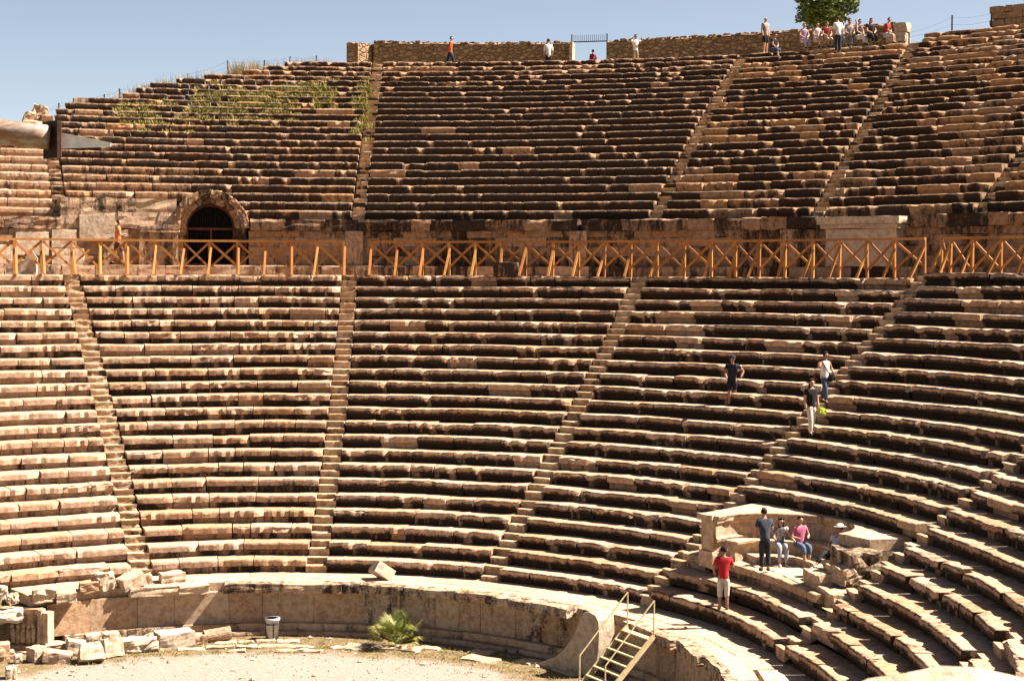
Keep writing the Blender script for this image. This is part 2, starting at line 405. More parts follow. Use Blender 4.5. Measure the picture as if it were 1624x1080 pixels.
# upper tier
UST = {'A': (-.218, -.20), 'B': (.176, .168), 'C': (.585, .58), 'D': (.806, .764), 'E': (1.026, .975), 'F': (1.28, 1.25)}
def us_c(n, u): a, b = UST[n]; return a+(b-a)*u/24
UW = [(None, 'A', 'upper seating wedge of pale weathered rows behind the rusty pipe'),
      ('A', 'B', 'upper seating wedge with green weeds on its rows above the arched gateway'),
      ('B', 'C', 'broad upper seating wedge of dark lichen covered rows below the barred opening'),
      ('C', 'D', 'upper seating wedge of black rounded blocks below the seated tourists'),
      ('D', 'E', 'upper seating wedge with patches of clean orange blocks right of the tourists'),
      ('E', 'F', 'upper seating wedge at the right edge above the shorter railing')]
UPAT = [.25, .78, .95, .95, .85, .9]
for wi, (a, b, lab) in enumerate(UW):
    mid = ((us_c(a, 0) if a else -.5)+(us_c(b, 0) if b else 1.45))/2
    T = thing('seating_wedge', lab, 'seating wedge', pol(30.4, mid, 11.5), 0, 'upper wedges of stone seats')
    for u in range(1, 27):
        rf, _ = uprof(u-1); r2, zt = uprof(u); w2 = SW*.45/rf
        ta = us_c(a, u)+w2 if a else -.72
        tb = us_c(b, u)-w2 if b else 1.5
        hh = zt-uprof(u-1)[1]; dd = r2-rf
        # ruined skyline on the left: a row ends where the slope has collapsed
        segs = []; n = 160; cur = None
        for i in range(n+1):
            t = ta+(tb-ta)*i/n
            ok = maxu(t)+.25*ns(t*40, u*.3) >= u-.4
            if -.215 < t < -.061 and u <= 2: ok = False
            if -.059 < t < .0135 and u <= 2: ok = False
            if ok and cur is None: cur = t
            if (not ok or i == n) and cur is not None:
                if (t-cur)*rf > .5: segs.append((cur, t))
                cur = None
        if not segs: continue
        def pat(t, wi=wi, u=u):
            p = UPAT[wi] + .3*ns(t*12, u*.7, wi*5.0)
            x = RND.random()
            if wi in (3, 4, 5):
                reg = ns(t*10+3, u*.25, 7.7)
                if u > 19: reg += .25
                if reg > .22: p = U(.1, .6)
                elif x < .08: p = U(0, .4)
            elif wi in (2,):
                if u > 21: p -= .25
                if x < .03: p = U(.1, .4)
            elif wi == 1:
                if u < 7 and t < -.05: p -= .3
                if x < .1: p = U(.1, .4)
            return max(0, min(1, p))
        def tonef(t, wi=wi, u=u):
            if wi in (3, 4, 5): return U(.45, 1)
            if wi == 2: return U(.2, .8)
            return RND.random()
        m = MB()
        for (s0, s1) in segs:
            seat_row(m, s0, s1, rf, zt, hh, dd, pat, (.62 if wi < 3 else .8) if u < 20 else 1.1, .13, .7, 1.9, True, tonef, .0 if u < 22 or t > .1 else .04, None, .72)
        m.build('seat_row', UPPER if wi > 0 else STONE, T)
ULAB = {'A': 'upper stair flight of broken pale steps near the left edge', 'B': 'upper stair flight of pale steps beside the weedy rows',
        'C': 'upper stair flight rising left of the black rounded rows', 'D': 'upper stair flight climbing toward the seated tourists',
        'E': 'upper stair flight close to the right edge', 'F': 'upper stair flight beyond the right edge'}
for nme in 'ABCDE':
    T = thing('stair_flight', ULAB[nme], 'stone stair', pol(30.4, us_c(nme, 0), 11.5), 0, 'stone stair flights between seating wedges')
    nn = 48 if nme != 'A' else 26
    if nme == 'E': nn = 52
    steps(T, lambda j, nme=nme: us_c(nme, j/2), lambda j: uprof(j/2)[0], 0, nn, .19, .28, STEP if nme != 'A' else STONE, SW*.86, zf=lambda j: uprof(j/2)[1])

# ------------------------------------------------------------------ podium, walkway, orchestra paving
def arc_blocks(m, ta, tb, r_in, r_out, z0, z1, lmin, lmax, wear, patf=None, tonef=None, n=3, gap=.008, rnd=.05, amp=.012, jr=.02):
    t = ta; rm = (r_in+r_out)/2
    while t < tb-1e-4:
        t2 = min(tb, t+U(lmin, lmax)/rm)
        if (tb-t2)*rm < lmin*.5: t2 = tb
        tm = (t+t2)/2
        m.block(pol(rm+bend(tm, rm)+U(-jr, jr)*wear, tm, (z0+z1)/2+U(-.012, .012)*wear), ((t2-t)*rm-gap, r_out-r_in, z1-z0), frame(tm) @ RZ(U(-.012, .012)*wear), n, rnd, amp*wear, U(0, 99), tonef(tm) if tonef else RND.random(), patf(tm) if patf else 0.0)
        t = t2
m = MB()
for (ra, rb, dz) in ((11.75, 12.28, 0), (12.26, 12.8, .006), (12.78, 13.4, .0)):
    arc_blocks(m, -.5, 2.25, ra, rb+.02, -.30, dz, .8, 1.7, .5, lambda t: U(0, .12), lambda t: U(0, .6), 3, .012, .03, .007)
m.build('walkway', MARBLE, kind='structure')
PW = thing('podium_wall', 'low curved marble wall round the orchestra with broken overhanging coping', 'podium wall', pol(11.7, .6, ZG))
m = MB()
def coping_pat(t): return U(.2, .45) if t > .02 else U(0, .25)
for (a, b, ri) in ((-.255, -.05, 11.28), (-.012, .30, 11.22), (.302, .62, 11.32), (.622, .79, 11.24), (.792, .985, 11.12), (.99, 1.10, 11.5), (1.18, 1.40, 11.3), (1.405, 1.47, 11.42), (1.475, 1.56, 11.3), (1.57, 2.2, 11.5)):
    arc_blocks(m, a, b, ri, 11.80, -.26, .006, .9, 1.8, .9, coping_pat, lambda t: U(0, .7), 5, .012, .04, .028)
m.build('coping', MARBLE, PW)
m = MB()
arc_blocks(m, -.462, 2.2, 11.60, 11.98, -1.22, -.262, .7, 1.7, .5, lambda t: (U(.05, .38) if t > .3 else U(.0, .15)), lambda t: RND.random(), 6, .026, .015, .008, .022)
m.build('wall_panel', MARBLE, PW)
m = MB()
arc_blocks(m, -.42, 2.2, 11.42, 11.9, -1.42, -1.222, .9, 2, .6, lambda t: U(0, .4), lambda t: RND.random(), 4, .008, .06, .012)
m.build('base_moulding', MARBLE, PW)
m = MB()
arc_blocks(m, -.42, 2.2, 11.2, 11.85, -1.75, -1.424, .9, 2.2, .7, lambda t: U(0, .5), lambda t: RND.random(), 4, .012, .06, .02)
m.build('base_course', STONE, PW)
m = MB()
for (ra, rb, a, b) in ((10.25, 10.6, -.12, .20), (9.55, 9.9, -.15, .36), (9.7, 10.3, .34, .80), (9.0, 9.3, .0, .25), (10.4, 10.9, .55, 1.0)):
    t = a
    while t < b:
        w = U(.4, 1.1)/10
        if RND.random() < .75: m.block(pol((ra+rb)/2+U(-.1, .1), t+w/2, ZG-.045+U(-.01, .018)), (w*10-.05, rb-ra, .16), frame(t+w/2) @ RZ(U(-.08, .08)), 4, .08, .025, U(0, 99), U(0, .7), 0)
        t += w
m.build('orchestra_paving', PALE, kind='structure')

# ------------------------------------------------------------------ diazoma: walk, bench, retaining wall, railings
m = MB()
for (ra, rb) in ((27.42, 28.5), (28.48, 29.6)):
    arc_blocks(m, -.75, 2.3, ra, rb, 8.95, 9.20 if ra < 28 else 9.21, .9, 1.8, .5, lambda t: U(0, .3), None, 2, .012, .03, .01)
m.build('gangway_path', STONE, kind='structure')
RW = thing('retaining_wall', 'curved ashlar wall behind the gangway with a low bench along its foot', 'retaining wall', pol(29.8, .5, 9.2))
def wpat(t): return min(1, max(0, (.12 if t < .15 else .42) + .4*ns(t*14, 2.2) + (-.4 if RND.random() < .3 else 0)))
m = MB(); arc_blocks(m, -.75, 1.5, 29.25, 29.75, 9.0, 9.62, .9, 1.9, .9, wpat, None, 4, .012, .06, .02)
m.build('wall_bench', STONE, RW)
m = MB()
zc = [9.60, 10.02, 10.42, 10.78, 11.06]
for i in range(4):
    for (a, b) in ((-.75, -.0745), (.0285, 1.5)):
        arc_blocks(m, a, b, 29.86+.02*(i % 2), 30.6, zc[i], zc[i+1]-.004, .5, 1.5, 1.0, wpat, None, 3, .012, .05, .016, .025)
m.build('wall_face', UPPER, RW)
m = MB()
for (a, b) in ((-.75, -.22), (.031, .485), (.49, .83), (.945, 1.5)):
    arc_blocks(m, a, b, 29.66 if a > .02 else 29.8, 30.75, 11.06, 11.50, .8, 1.8, 1.2, lambda t: wpat(t)+.15, None, 4, .014, .07, .03)
m.build('cornice', UPPER, RW)
m = MB()
for i, (z0, z1) in enumerate(((11.06, 11.75), (11.75, 12.3))):
    arc_blocks(m, -.219, -.068, 29.86+.05*i, 31.9, z0+.002, z1, 1.2, 2.3, 1.0, lambda t: U(.1, .45), lambda t: U(0, .7), 4, .014, .05, .03)
m.build('upper_block_course', MARBLE, RW)
def ashlar(m, t0, t1, z0, z1, r, tone=.2, dep=.3, n=4, pat=0.0):
    tm = (t0+t1)/2; m.block(pol(r, tm, (z0+z1)/2), ((t1-t0)*r, dep, z1-z0), frame(tm), n, .04, .012, U(0, 99), tone, pat)
m = MB()
for (t0, t1, z0, z1) in ((-.278, -.236, 10.0, 10.9), (-.232, -.2, 10.3, 11.0), (-.30, -.28, 9.65, 10.4), (-.196, -.15, 10.6, 11.6), (-.232, -.19, 9.65, 10.28)):
    ashlar(m, t0, t1, z0, z1, 29.82, U(0, .3), .2)
m.build('pale_ashlar', PALE, RW)
m = MB()                                                            # moulded door frame left of the gateway
for (t0, t1, z0, z1, rr) in ((-.118, -.064, 10.95, 11.25, 29.74), (-.118, -.110, 9.63, 10.95, 29.78), (-.074, -.066, 9.63, 10.95, 29.78), (-.1095, -.0745, 9.63, 10.94, 29.9)):
    ashlar(m, t0, t1, z0, z1, rr, .5, .3, 4, .35)
m.build('blind_door', STONE, RW)
m = MB()
for t in (.173, .485, .78):
    ashlar(m, t-.012, t+.012, 9.63, 11.05, 29.76, .4, .3, 5, .3)
m.build('pilaster', STONE, RW)
PD = thing('marble_pedestal', 'large pale marble facing slab with moulded top against the gangway wall', 'marble slab', pol(29.7, .888, 9.62))
m = MB(); ashlar(m, .838, .936, 9.64, 11.02, 29.52, .25, .62, 6); m.build('slab', WHITE, PD)
m = MB(); ashlar(m, .833, .940, 11.023, 11.19, 29.46, .3, .8, 6); ashlar(m, .829, .944, 11.192, 11.45, 29.42, .3, .95, 6); m.build('crown_moulding', WHITE, PD)

# gateway
GA = thing('arched_gateway', 'stone arched passage mouth closed by a dark red iron gate', 'gateway', pol(30, -.022, 9.6))
tA = -.0225; FA = frame(tA); OA = pol(29.9, tA, 0)
def ga(x, y, z): return OA + FA @ Vector((x, y, 0)) + Vector((0, 0, z))
m = MB(); zs = 11.15; ri, ro = .98, 1.42
for ring, (ra, rb, yo, nn) in enumerate(((.98, 1.24, -.05, 9), (1.225, 1.53, -.16, 10))):
    for i in range(nn):
        a0 = pi*(i/nn)*1.0; a1 = pi*((i+1)/nn); am = (a0+a1)/2; rm = (ra+rb)/2
        c = ga(-cos(am)*rm, yo+.25+U(-.03, .03), zs+sin(am)*rm)
        M = FA @ Matrix.Rotation(-(am-pi/2)*-1*-1, 3, 'Y')
        m.block(c, (rm*(a1-a0)*1.02, .75, (rb-ra)*U(.95, 1.08)), FA @ Matrix.Rotation(am-pi/2, 3, 'Y'), 4, .10, .03, U(0, 99), U(.4, 1), U(.1, .5))
m.build('voussoir_ring', UPPER, GA)
for sx in (-1, 1):
    m = MB()
    for i, (z0, z1) in enumerate(((9.6, 10.35), (10.352, 10.8), (10.802, 11.25))):
        m.block(ga(sx*(1.2+.04*(i % 2)), .28, (z0+z1)/2), (.46, .8, z1-z0), FA, 4, .1, .03, U(0, 99), U(.4, 1), U(.0, .5) if sx < 0 else .6)
    m.build('jamb', UPPER, GA)
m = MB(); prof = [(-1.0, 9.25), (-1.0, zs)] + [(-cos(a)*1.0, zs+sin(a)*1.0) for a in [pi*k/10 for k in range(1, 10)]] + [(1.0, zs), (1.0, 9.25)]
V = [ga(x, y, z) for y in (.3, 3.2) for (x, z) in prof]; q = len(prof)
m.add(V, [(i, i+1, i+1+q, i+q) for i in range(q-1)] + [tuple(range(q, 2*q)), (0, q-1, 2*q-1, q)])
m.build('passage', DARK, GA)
G2 = MB(); yG = .34
for x in (-.93, .02, .93): G2.bar(ga(x, yG, 9.64), ga(x, yG, zs+.1 if abs(x) > .5 else zs), .075, .06)
G2.bar(ga(-.95, yG, 11.12), ga(.95, yG, 11.12), .07, .08); G2.bar(ga(-.95, yG, 9.68), ga(.95, yG, 9.68), .06, .07)
G2.tube([ga(-cos(a)*.95, yG, 11.12+sin(a)*.95) for a in [pi*k/12 for k in range(13)]], .03, 6)
gate = G2.build('iron_gate', REDIRON, GA)
m = MB()
for i in range(-9, 10):
    x = i*.1; m.tube([ga(x, yG+.02, 9.66), ga(x, yG+.02, 11.12+sqrt(max(0, .9-x*x))*.93)], .010, 5)
m.build('gate_bar', IRON, gate)

# railings
def railing(label, ths, flip_end=None):
    T = thing('wooden_railing', label, 'railing', pol(27.4, ths[len(ths)//2], 9.22), 0, 'timber railings along the gangway')
    r = 27.45; zt = 10.58
    for i, t in enumerate(ths):
        m = MB(); m.bar(pol(r, t, 9.16), pol(r+U(-.02, .02), t+U(-.0012, .0012), zt-.03+U(-.01, .05)), U(.075, .10), .085, U(0, 1), up=pol(1, t, 0)); m.build('post', WOOD, T)
        a = pol(r-.07, t+.002, U(10.15, 10.42)); b = pol(26.78+U(-.08, .06), t+U(-.004, .004), 9.25)
        m = MB(); m.bar(a, b, .08, .07, U(0, .7), up=pol(1, t, 0)); m.build('strut', WOOD, T)
    m = MB()
    for t0, t1 in zip(ths, ths[1:]): m.bar(pol(r-.01, t0, zt+U(-.008, .008)), pol(r-.01, t1+.0005, zt+U(-.008, .008)), .10, .085, U(.2, .9))
    m.build('top_rail', WOOD, T)
    for t0, t1 in zip(ths, ths[1:]):
        m = MB(); m.bar(pol(r-.02, t0+.002, 10.50+U(-.05, .02)), pol(r-.02, t1-.002, 9.62+U(-.06, .06)), .035, U(.07, .1), U(.2, 1)); m.build('cross_brace', WOOD, T)
        m = MB(); m.bar(pol(r+.03, t0+.002, 9.62+U(-.06, .06)), pol(r+.03, t1-.002, 10.50+U(-.05, .02)), .035, U(.07, .1), U(.2, 1)); m.build('cross_brace', WOOD, T)
    return T
railing('long orange timber railing in front of the arched gateway', [-.41, -.372, -.333, -.294, -.257, -.216, -.179, -.141, -.102, -.063, -.025, .014, .052, .09, .127, .166])
railing('longest orange timber railing in the middle of the gangway', [.204, .242, .28, .319, .357, .395, .431, .471, .509, .547, .586, .625, .665, .705, .74, .775, .813, .854, .893, .934, .974, 1.018])
railing('orange timber railing at the right beyond the gap', [1.042, 1.055, 1.087, 1.129, 1.17, 1.21, 1.25, 1.29])

AW = thing('end_wall', 'sloping stone end wall of the seating behind the blurred foreground block', 'retaining wall', pol(12, 2.28, ZG))
m = MB()
for k in range(0, 23):
    r_ = R0+(k-.5)*D-.12; r_ += bend(2.27, r_); z_ = zrow(max(k, 0), True)+.02; t_ = 2.262+.30/r_
    m.block(pol(r_, t_, z_-.55), (.62, D*1.03, 1.1), frame(t_), 6, .04, .03, k*1.7, RND.random(), .3)
    m.block(pol(r_, t_+.02, (z_-1.1+ZG-.3)/2), (.6, D*1.02, z_-1.1-ZG+.3), frame(t_), 3, .01, .02, k*2.7, RND.random(), .4)
m.build('wall', STONE, AW)
# ------------------------------------------------------------------ seat of honour
ZR3, ZR6 = zrow(3, True), zrow(6, True)
EX = thing('seat_of_honour', 'curved stone bench with tall rounded back and paved floor set into the rows', 'stone exedra', pol(14.8, 1.339, ZR3))
EC = Vector((14.4, 3.4, 0)); er = Vector((.975, .223, 0)); et = Vector((.223, -.975, 0))
def ex(phi, R, z, wob=0): return EC + er*(cos(phi)*R) + et*(sin(phi)*R) + Vector((0, 0, z+wob))
def sweep(m, prof, p0, p1, n, tone=.3, pat=.1, jit=.006):
    V = []; TN = []; PT = []; q = len(prof)
    for i in range(n+1):
        ph = p0+(p1-p0)*i/n
        ell = 1-.10*sstep(1.3, 2.1, abs(ph))
        for (R, z) in prof:
            V.append(ex(ph, (R+ns(ph*4, R*3, z*3)*jit*2)*ell, z+ns(ph*5, z, R)*jit)); TN.append(tone+.25*ns(ph*2.2, 1)); PT.append(pat)
    F = [(i*q+j, (i+1)*q+j, (i+1)*q+j+1, i*q+j+1) for i in range(n) for j in range(q-1)]
    F += [tuple(range(q)), tuple(n*q+j for j in range(q))[::-1]]
    m.add(V, F, TN, PT)
m = MB(); seat_row(m, st_c('D', 2.5)+SW/2/14.4, 1.56, R0+2*D-.12, ZR3, h, 1.1, lambda t: U(.2, .6), .7)
V = [ex(0, 0, ZR3+.003)] + [ex(-1.75+3.5*i/24, 1.75, ZR3+.003) for i in range(25)]; m.add(V, [(0, i, i+1) for i in range(1, 25)], .2, .05)
m.build('floor', MARBLE, EX)
m = MB(); sweep(m, [(1.08, ZR3-.02), (1.06, ZR3+.13), (1.03, ZR3+.16), (1.03, ZR3+.2), (1.8, ZR3+.205), (1.8, ZR3-.02)], -1.5, 1.3, 30); m.build('foot_step', MARBLE, EX)
m = MB(); sweep(m, [(1.72, ZR3-.02), (1.74, ZR3+.34), (1.68, ZR3+.46), (1.62, ZR3+.50), (1.62, ZR3+.56), (2.3, ZR3+.565), (2.3, ZR3-.02)], -1.74, 1.32, 30); m.build('seat', MARBLE, EX)
m = MB(); sweep(m, [(2.16, ZR3+.54), (2.13, ZR3+.62), (2.20, ZR3+.68), (2.21, ZR6-.26), (2.15, ZR6-.20), (2.15, ZR6-.15), (2.11, ZR6-.1), (2.08, ZR6-.02), (2.10, ZR6+.004), (2.45, ZR6+.006)], -1.95, 1.24, 36, .35, .22); m.build('backrest', MARBLE, EX)
# paved top between the backrest and the next seat row
m = MB(); inner = [(-1.95+3.19*i/36) for i in range(37)]
r7 = R0+6*D-.12+.12; tL, tR = st_c('D', 4)+SW/2/15.5+.0, 1.535
tL = 1.112
outer = [pol(14.35, 1.160, 0).lerp(pol(r7, tL, 0), i/9) for i in range(9)] + [pol(r7, tL+(tR-tL)*i/19, 0) for i in range(20)] + [pol(r7, tR, 0).lerp(pol(15.95, tR, 0), (i+1)/8) for i in range(8)]
V = []
for i, ph in enumerate(inner):
    p = ex(ph, 2.3*(1-.10*sstep(1.3, 2.1, abs(ph))), ZR6+ns(i*.5, 2)*.006); o = outer[i]
    V += [p, Vector((o.x, o.y, ZR6+ns(i*.7, 5)*.006)), Vector((o.x, o.y, ZR3-.4))]
m.add(V, [(3*i, 3*i+3, 3*i+4, 3*i+1) for i in range(36)] + [(3*i+1, 3*i+4, 3*i+5, 3*i+2) for i in range(36)], .2, .08)
e_ = len(V); i0 = V[108]; o0 = V[109]
m.add([i0, o0, Vector((o0.x, o0.y, ZR3-.3)), Vector((i0.x, i0.y, ZR3-.3))], [(0, 1, 2, 3)], .3, .1)
m.build('paved_top', MARBLE, EX)
m = MB()
def exb(t0, t1, ra, rb, z0, z1, tone=.3, pat=.1, rnd=.05, amp=.015, n=5, rot=0.0):
    tm = (t0+t1)/2; rm = (ra+rb)/2
    m.block(pol(rm, tm, (z0+z1)/2), ((t1-t0)*rm, rb-ra, z1-z0), frame(tm) @ RZ(rot), n, rnd, amp, U(0, 99), tone, pat)
exb(1.158, 1.200, 14.15, 14.75, ZR3-.22, ZR3+.25); exb(1.160, 1.198, 14.2, 14.8, ZR3+.252, ZR6-.18); exb(1.156, 1.203, 14.1, 14.85, ZR6-.178, ZR6+.004)
m.build('pier', MARBLE, EX)
m = MB()
exb(1.462, 1.53, 14.62, 15.4, ZR3-.05, ZR3+.38, .3, .15, .08, .03); exb(1.505, 1.60, 14.6, 15.2, ZR3-.35, ZR3+.1, .4, .2, .1, .03)
exb(1.476, 1.555, 15.3, 16.5, ZR3+.1, ZR3+.98, .6, .4, .10, .05, 8, .06); exb(1.505, 1.56, 15.0, 15.5, ZR3+.2, ZR3+.60, .4, .2, .12, .04, 5, .2)
exb(1.44, 1.50, 16.45, 17.0, ZR3+.5, ZR6-.02, .3, .1, .1, .04)
m.build('broken_pier', MARBLE, EX)

# ------------------------------------------------------------------ loose stones
def stone_px(label, x0, x1, y0, y1, z, mat=PALE, name='fallen_block', cat='stone block', rz=0.0, tilt=0.0, lean=0.0, depth=None, rnd=.07, amp=.022, n=5, tone=None, pat=0.05, group='fallen stone blocks', asp=None, taper=0.0):
    P = at((x0+x1)/2, y1, z); k = mpp(P); w = (x1-x0)*k*.92; hgt = max(.1, (y1-y0)*k*.85); d = depth or min(w, .55)
    if asp: w *= asp
    P = P + Vector((_F.x, _F.y, 0))*d*.45
    m = MB(); M = RZ(rz-YAW*-1*-1) @ Matrix.Rotation(tilt, 3, 'Y') @ Matrix.Rotation(lean, 3, 'X')
    m.block(P+Vector((0, 0, hgt*.46)), (w, d, hgt), M, n, rnd, amp, U(0, 99), U(0, .6) if tone is None else tone, pat, taper)
    o = m.build(name, mat, None, label=label, cat=cat, group=group); return o
G = ZG
stone_px('leftmost squared block of the row lying along the wall foot', 43, 68, 1022, 1051, G, rz=.5)
stone_px('moulded block with a dark underside lying frontmost left by the wall', 64, 110, 1031, 1053, G, rz=-.2, tilt=.15, rnd=.2, mat=STONE, tone=.1)
stone_px('thin flat slab lying behind the frontmost moulded block', 68, 101, 1020, 1033, G+.1, rnd=.1, depth=.5)
stone_px('narrow upright block between the moulded block and the slanted slab', 100, 133, 1013, 1041, G, tilt=.25, mat=WHITE)
stone_px('pale slanted slab with a broad flat face at the wall foot', 117, 162, 1020, 1052, G, rz=.1, lean=-.5, taper=.25, mat=WHITE, rnd=.1)
stone_px('small pale rounded rock behind the slanted slab', 131, 158, 1003, 1024, G+.1, rnd=.4, mat=WHITE)
stone_px('white pitted block right of the slanted slab', 158, 191, 1009, 1042, G, mat=WHITE, rz=.2, lean=-.25)
stone_px('rough rock behind the white pitted block', 160, 188, 1002, 1016, G+.2, mat=PALE, rnd=.3)
stone_px('broken carved capital with ragged right end', 190, 247, 1010, 1035, G, mat=WHITE, amp=.07, rnd=.22, n=7)
stone_px('largest long white block lying along the wall foot', 242, 305, 998, 1029, G, mat=WHITE, depth=.7, rz=.12, rnd=.1)
stone_px('small tan square block between the long white block and the fluted drum', 306, 327, 1004, 1022, G, mat=STONE, tone=.5)
stone_px('orange squared block on the broken wall top at its left end', 122, 153, 921, 939, -.02, mat=STONE, tone=.95)
stone_px('rounded pitted boulder standing on the wall top', 148, 179, 904, 935, -.0, mat=PALE, rnd=.3, amp=.05)
o = stone_px('tilted block with carved moulding bands on the wall top', 184, 225, 908, 933, .0, mat=PALE, tilt=-.3, rz=.3)
stone_px('small leaning block right of the moulded one on the wall top', 225, 240, 907, 928, 0, mat=PALE, tilt=-.15)
stone_px('oblong block lying by the foot of the leftmost stair', 249, 292, 906, 924, 0, mat=PALE, rz=.1, depth=.5)
stone_px('split layered block at the broken left corner of the wall', 48, 82, 931, 955, -.15, mat=PALE, amp=.05)
stone_px('cracked squared block beside the split layered block', 85, 118, 937, 956, -.2, mat=PALE)
stone_px('broad pale stone beneath the cracked blocks at the left corner', 14, 122, 950, 972, -.75, mat=MARBLE, depth=1.2, rnd=.05)
stone_px('white overhanging boulder at the left edge of the wall', -14, 31, 966, 988, -.6, mat=WHITE, rnd=.35, amp=.06)
stone_px('upright boulder standing at the left edge on the ground', -14, 12, 1014, 1052, G, mat=STONE, rnd=.3, tone=.3)
stone_px('small rock in the rubble near the left edge', 7, 21, 1029, 1046, G, mat=PALE, rnd=.35)
stone_px('white rubble lump beside the small rock', 21, 34, 1035, 1052, G, mat=WHITE, rnd=.35)
stone_px('low white squared stone in the bottom left corner', 6, 23, 1056, 1078, G, mat=WHITE, rnd=.1, depth=.4)
stone_px('pale boulder at the left edge above the wall corner', -8, 10, 926, 950, -.1, mat=WHITE, rnd=.35)
stone_px('jagged rock next to the pale boulder above the wall corner', 8, 27, 940, 957, -.1, mat=PALE, rnd=.35, amp=.05)
P = at(607, 921, 0); k = mpp(P)
m = MB(); m.block(P+Vector((0, .25, .25)), (.62, .5, .36), RZ(.2) @ Matrix.Rotation(.62, 3, 'Y') @ Matrix.Rotation(-.25, 3, 'X'), 5, .03, .008, 3.3, .2, .1)
m.build('fallen_block', WHITE, None, label='squared block tilted on one corner alone on the walkway', cat='stone block', group='fallen stone blocks')
# fluted drum
P = at(345, 1019, G) + Vector((0, .2, .2)); m = MB(); V = []; F = []; n = 40; Lx = .78
ax = Vector((.97, .18, .10)).normalized(); ay = ax.cross(Vector((0, 0, 1))).normalized(); az = ay.cross(ax)
for i in range(13):
    for k in range(n):
        a = 2*pi*k/n; rr = .2*(1-.10*abs(sin((a*20+i*.55*2)/2*1.0)))
        V.append(P + ax*(Lx*(i/12-.5)) + (ay*cos(a+i*.06)+az*sin(a+i*.06))*rr)
F = [(i*n+k, i*n+(k+1) % n, (i+1)*n+(k+1) % n, (i+1)*n+k) for i in range(12) for k in range(n)] + [tuple(range(n))[::-1], tuple(12*n+k for k in range(n))]
m.add(V, F, .3, .1); m.build('fluted_drum', STONE, None, label='short spirally fluted column drum lying on its side', cat='column drum')
# relief panel
RP = thing('relief_panel', 'weathered marble relief panel with rows of small carved standing figures', 'relief', pol(12.0, -.47, G))
c0 = pol(11.62, -.525, 0); tR_ = -.45; FR = RZ(-.35) @ Matrix.Identity(3)
def rp(x, y, z): return Vector((c0.x, c0.y, 0)) + FR @ Vector((x, y, 0)) + Vector((0, 0, z))
m = MB(); m.block(rp(-.1, .25, -.92), (1.15, .3, .95), FR, 5, .03, .01, 1, .6, .3); m.build('panel', MARBLE, RP)
m = MB()
for (x, w, z, hh) in ((.52, .12, -.9, 1.15), (-.1, 1.2, -.36, .12), (-.1, 1.2, -1.44, .14)): m.block(rp(x, .12, z), (w, .3, hh), FR, 4, .04, .01, x, .5, .2)
m.build('frame', MARBLE, RP)
m = MB()
for i in range(6):
    x = -.5+i*.16; zz = -1.32+U(-.02, .05)
    m.block(rp(x, .08, zz+.22), (.11, .12, .42), FR, 4, .6, .02, i, .2, 0); m.block(rp(x+U(-.02, .02), .06, zz+.5), (.10, .11, .12), FR, 4, .9, .008, i+7, .15, 0)
    m.bar(rp(x-.05, .07, zz+.38), rp(x+U(.04, .09), .04, zz+U(.22, .45)), .04, .05, .2)
m.build('carved_figures', MARBLE, RP)
m = MB(); m.block(rp(.62, .2, -.95), (.30, .4, 1.1), FR, 4, .05, .01, 6, .1, .0); m.block(rp(.30, .0, -1.6), (1.1, .5, .2), FR, 4, .1, .02, 8, .3, .1)
m.build('plinth', MARBLE, RP)
# curved broken slab by the metal stair
def curved_slab():
    base = at(905, 1066, G); b0, b1 = at(852, 1056, G), at(985, 1082, G)
    ex_ = (b1-b0).normalized(); nrm = Vector((ex_.y, -ex_.x, 0))
    def hit(x, y):
        d = ray(x, y); k = (b0-CAM).dot(nrm)/d.dot(nrm); return CAM+d*k
    out = [(846, 1053), (880, 1042), (893, 1030), (906, 1013), (915, 996), (920, 980), (925, 972), (934, 970), (944, 976), (949, 986), (950, 1004), (949, 1030), (945, 1060), (940, 1084), (912, 1080), (880, 1066), (852, 1062)]
    fr = [hit(*p) for p in out]; th = Vector((.55, .42, .02))*.95
    m = MB(); n = len(fr); V = []
    for j, sgn in enumerate((0, .33, .66, 1)):
        V += [p + th*sgn + Vector((0, 0, .03*ns(i*.9, j))) for i, p in enumerate(fr)]
    F = [tuple(range(n))[::-1], tuple(3*n+i for i in range(n))]
    F += [(j*n+i, j*n+(i+1) % n, (j+1)*n+(i+1) % n, (j+1)*n+i) for j in range(3) for i in range(n)]
    m.add(V, F, .25, .08); m.build('curved_slab', PALE, None, label='large upright broken slab with a concave curved edge beside the metal steps', cat='stone slab')
curved_slab()

# gangway stones
pg = atr(804, 436, 27.05); m = MB()
m.block(Vector((pg.x, pg.y, 9.24+.26)), (.98, .5, .54), frame(.395), 6, .05, .015, 4.2, .1, .6)
m.build('stone_block', UPPER, None, label='dark grey squared block standing on the seat edge by the gangway railing', cat='stone block')
SB = thing('stone_basin', 'pale stone basin with a broken triangular slab behind the left railing', 'stone basin', atr(35, 434, 28.2))
Pb = atr(35, 434, 28.2); m = MB()
for (dx, dy, sx, sy, sz, z) in ((0, -.3, 1.1, .16, .62, .28), (0, .3, 1.1, .16, .62, .28), (-.48, 0, .16, .5, .62, .28), (.48, 0, .16, .5, .62, .28), (0, 0, 1.0, .5, .14, .05)):
    m.block(Vector((Pb.x+dx, Pb.y+dy, 9.2+z)), (sx, sy, sz), None, 4, .07, .02, dx*7+dy, .2, .1)
m.build('basin', WHITE, SB)
m = MB(); q = Vector((Pb.x+.42, Pb.y+.1, 9.5))
for yy in (0, .16):
    pass
V = [q+Vector(p) for p in ((-.45, 0, 0), (.12, 0, 0), (.15, 0, .35), (-.1, 0, .72), (-.2, 0, .66), (-.45, .16, 0), (.12, .16, 0), (.15, .16, .35), (-.1, .16, .72), (-.2, .16, .66))]
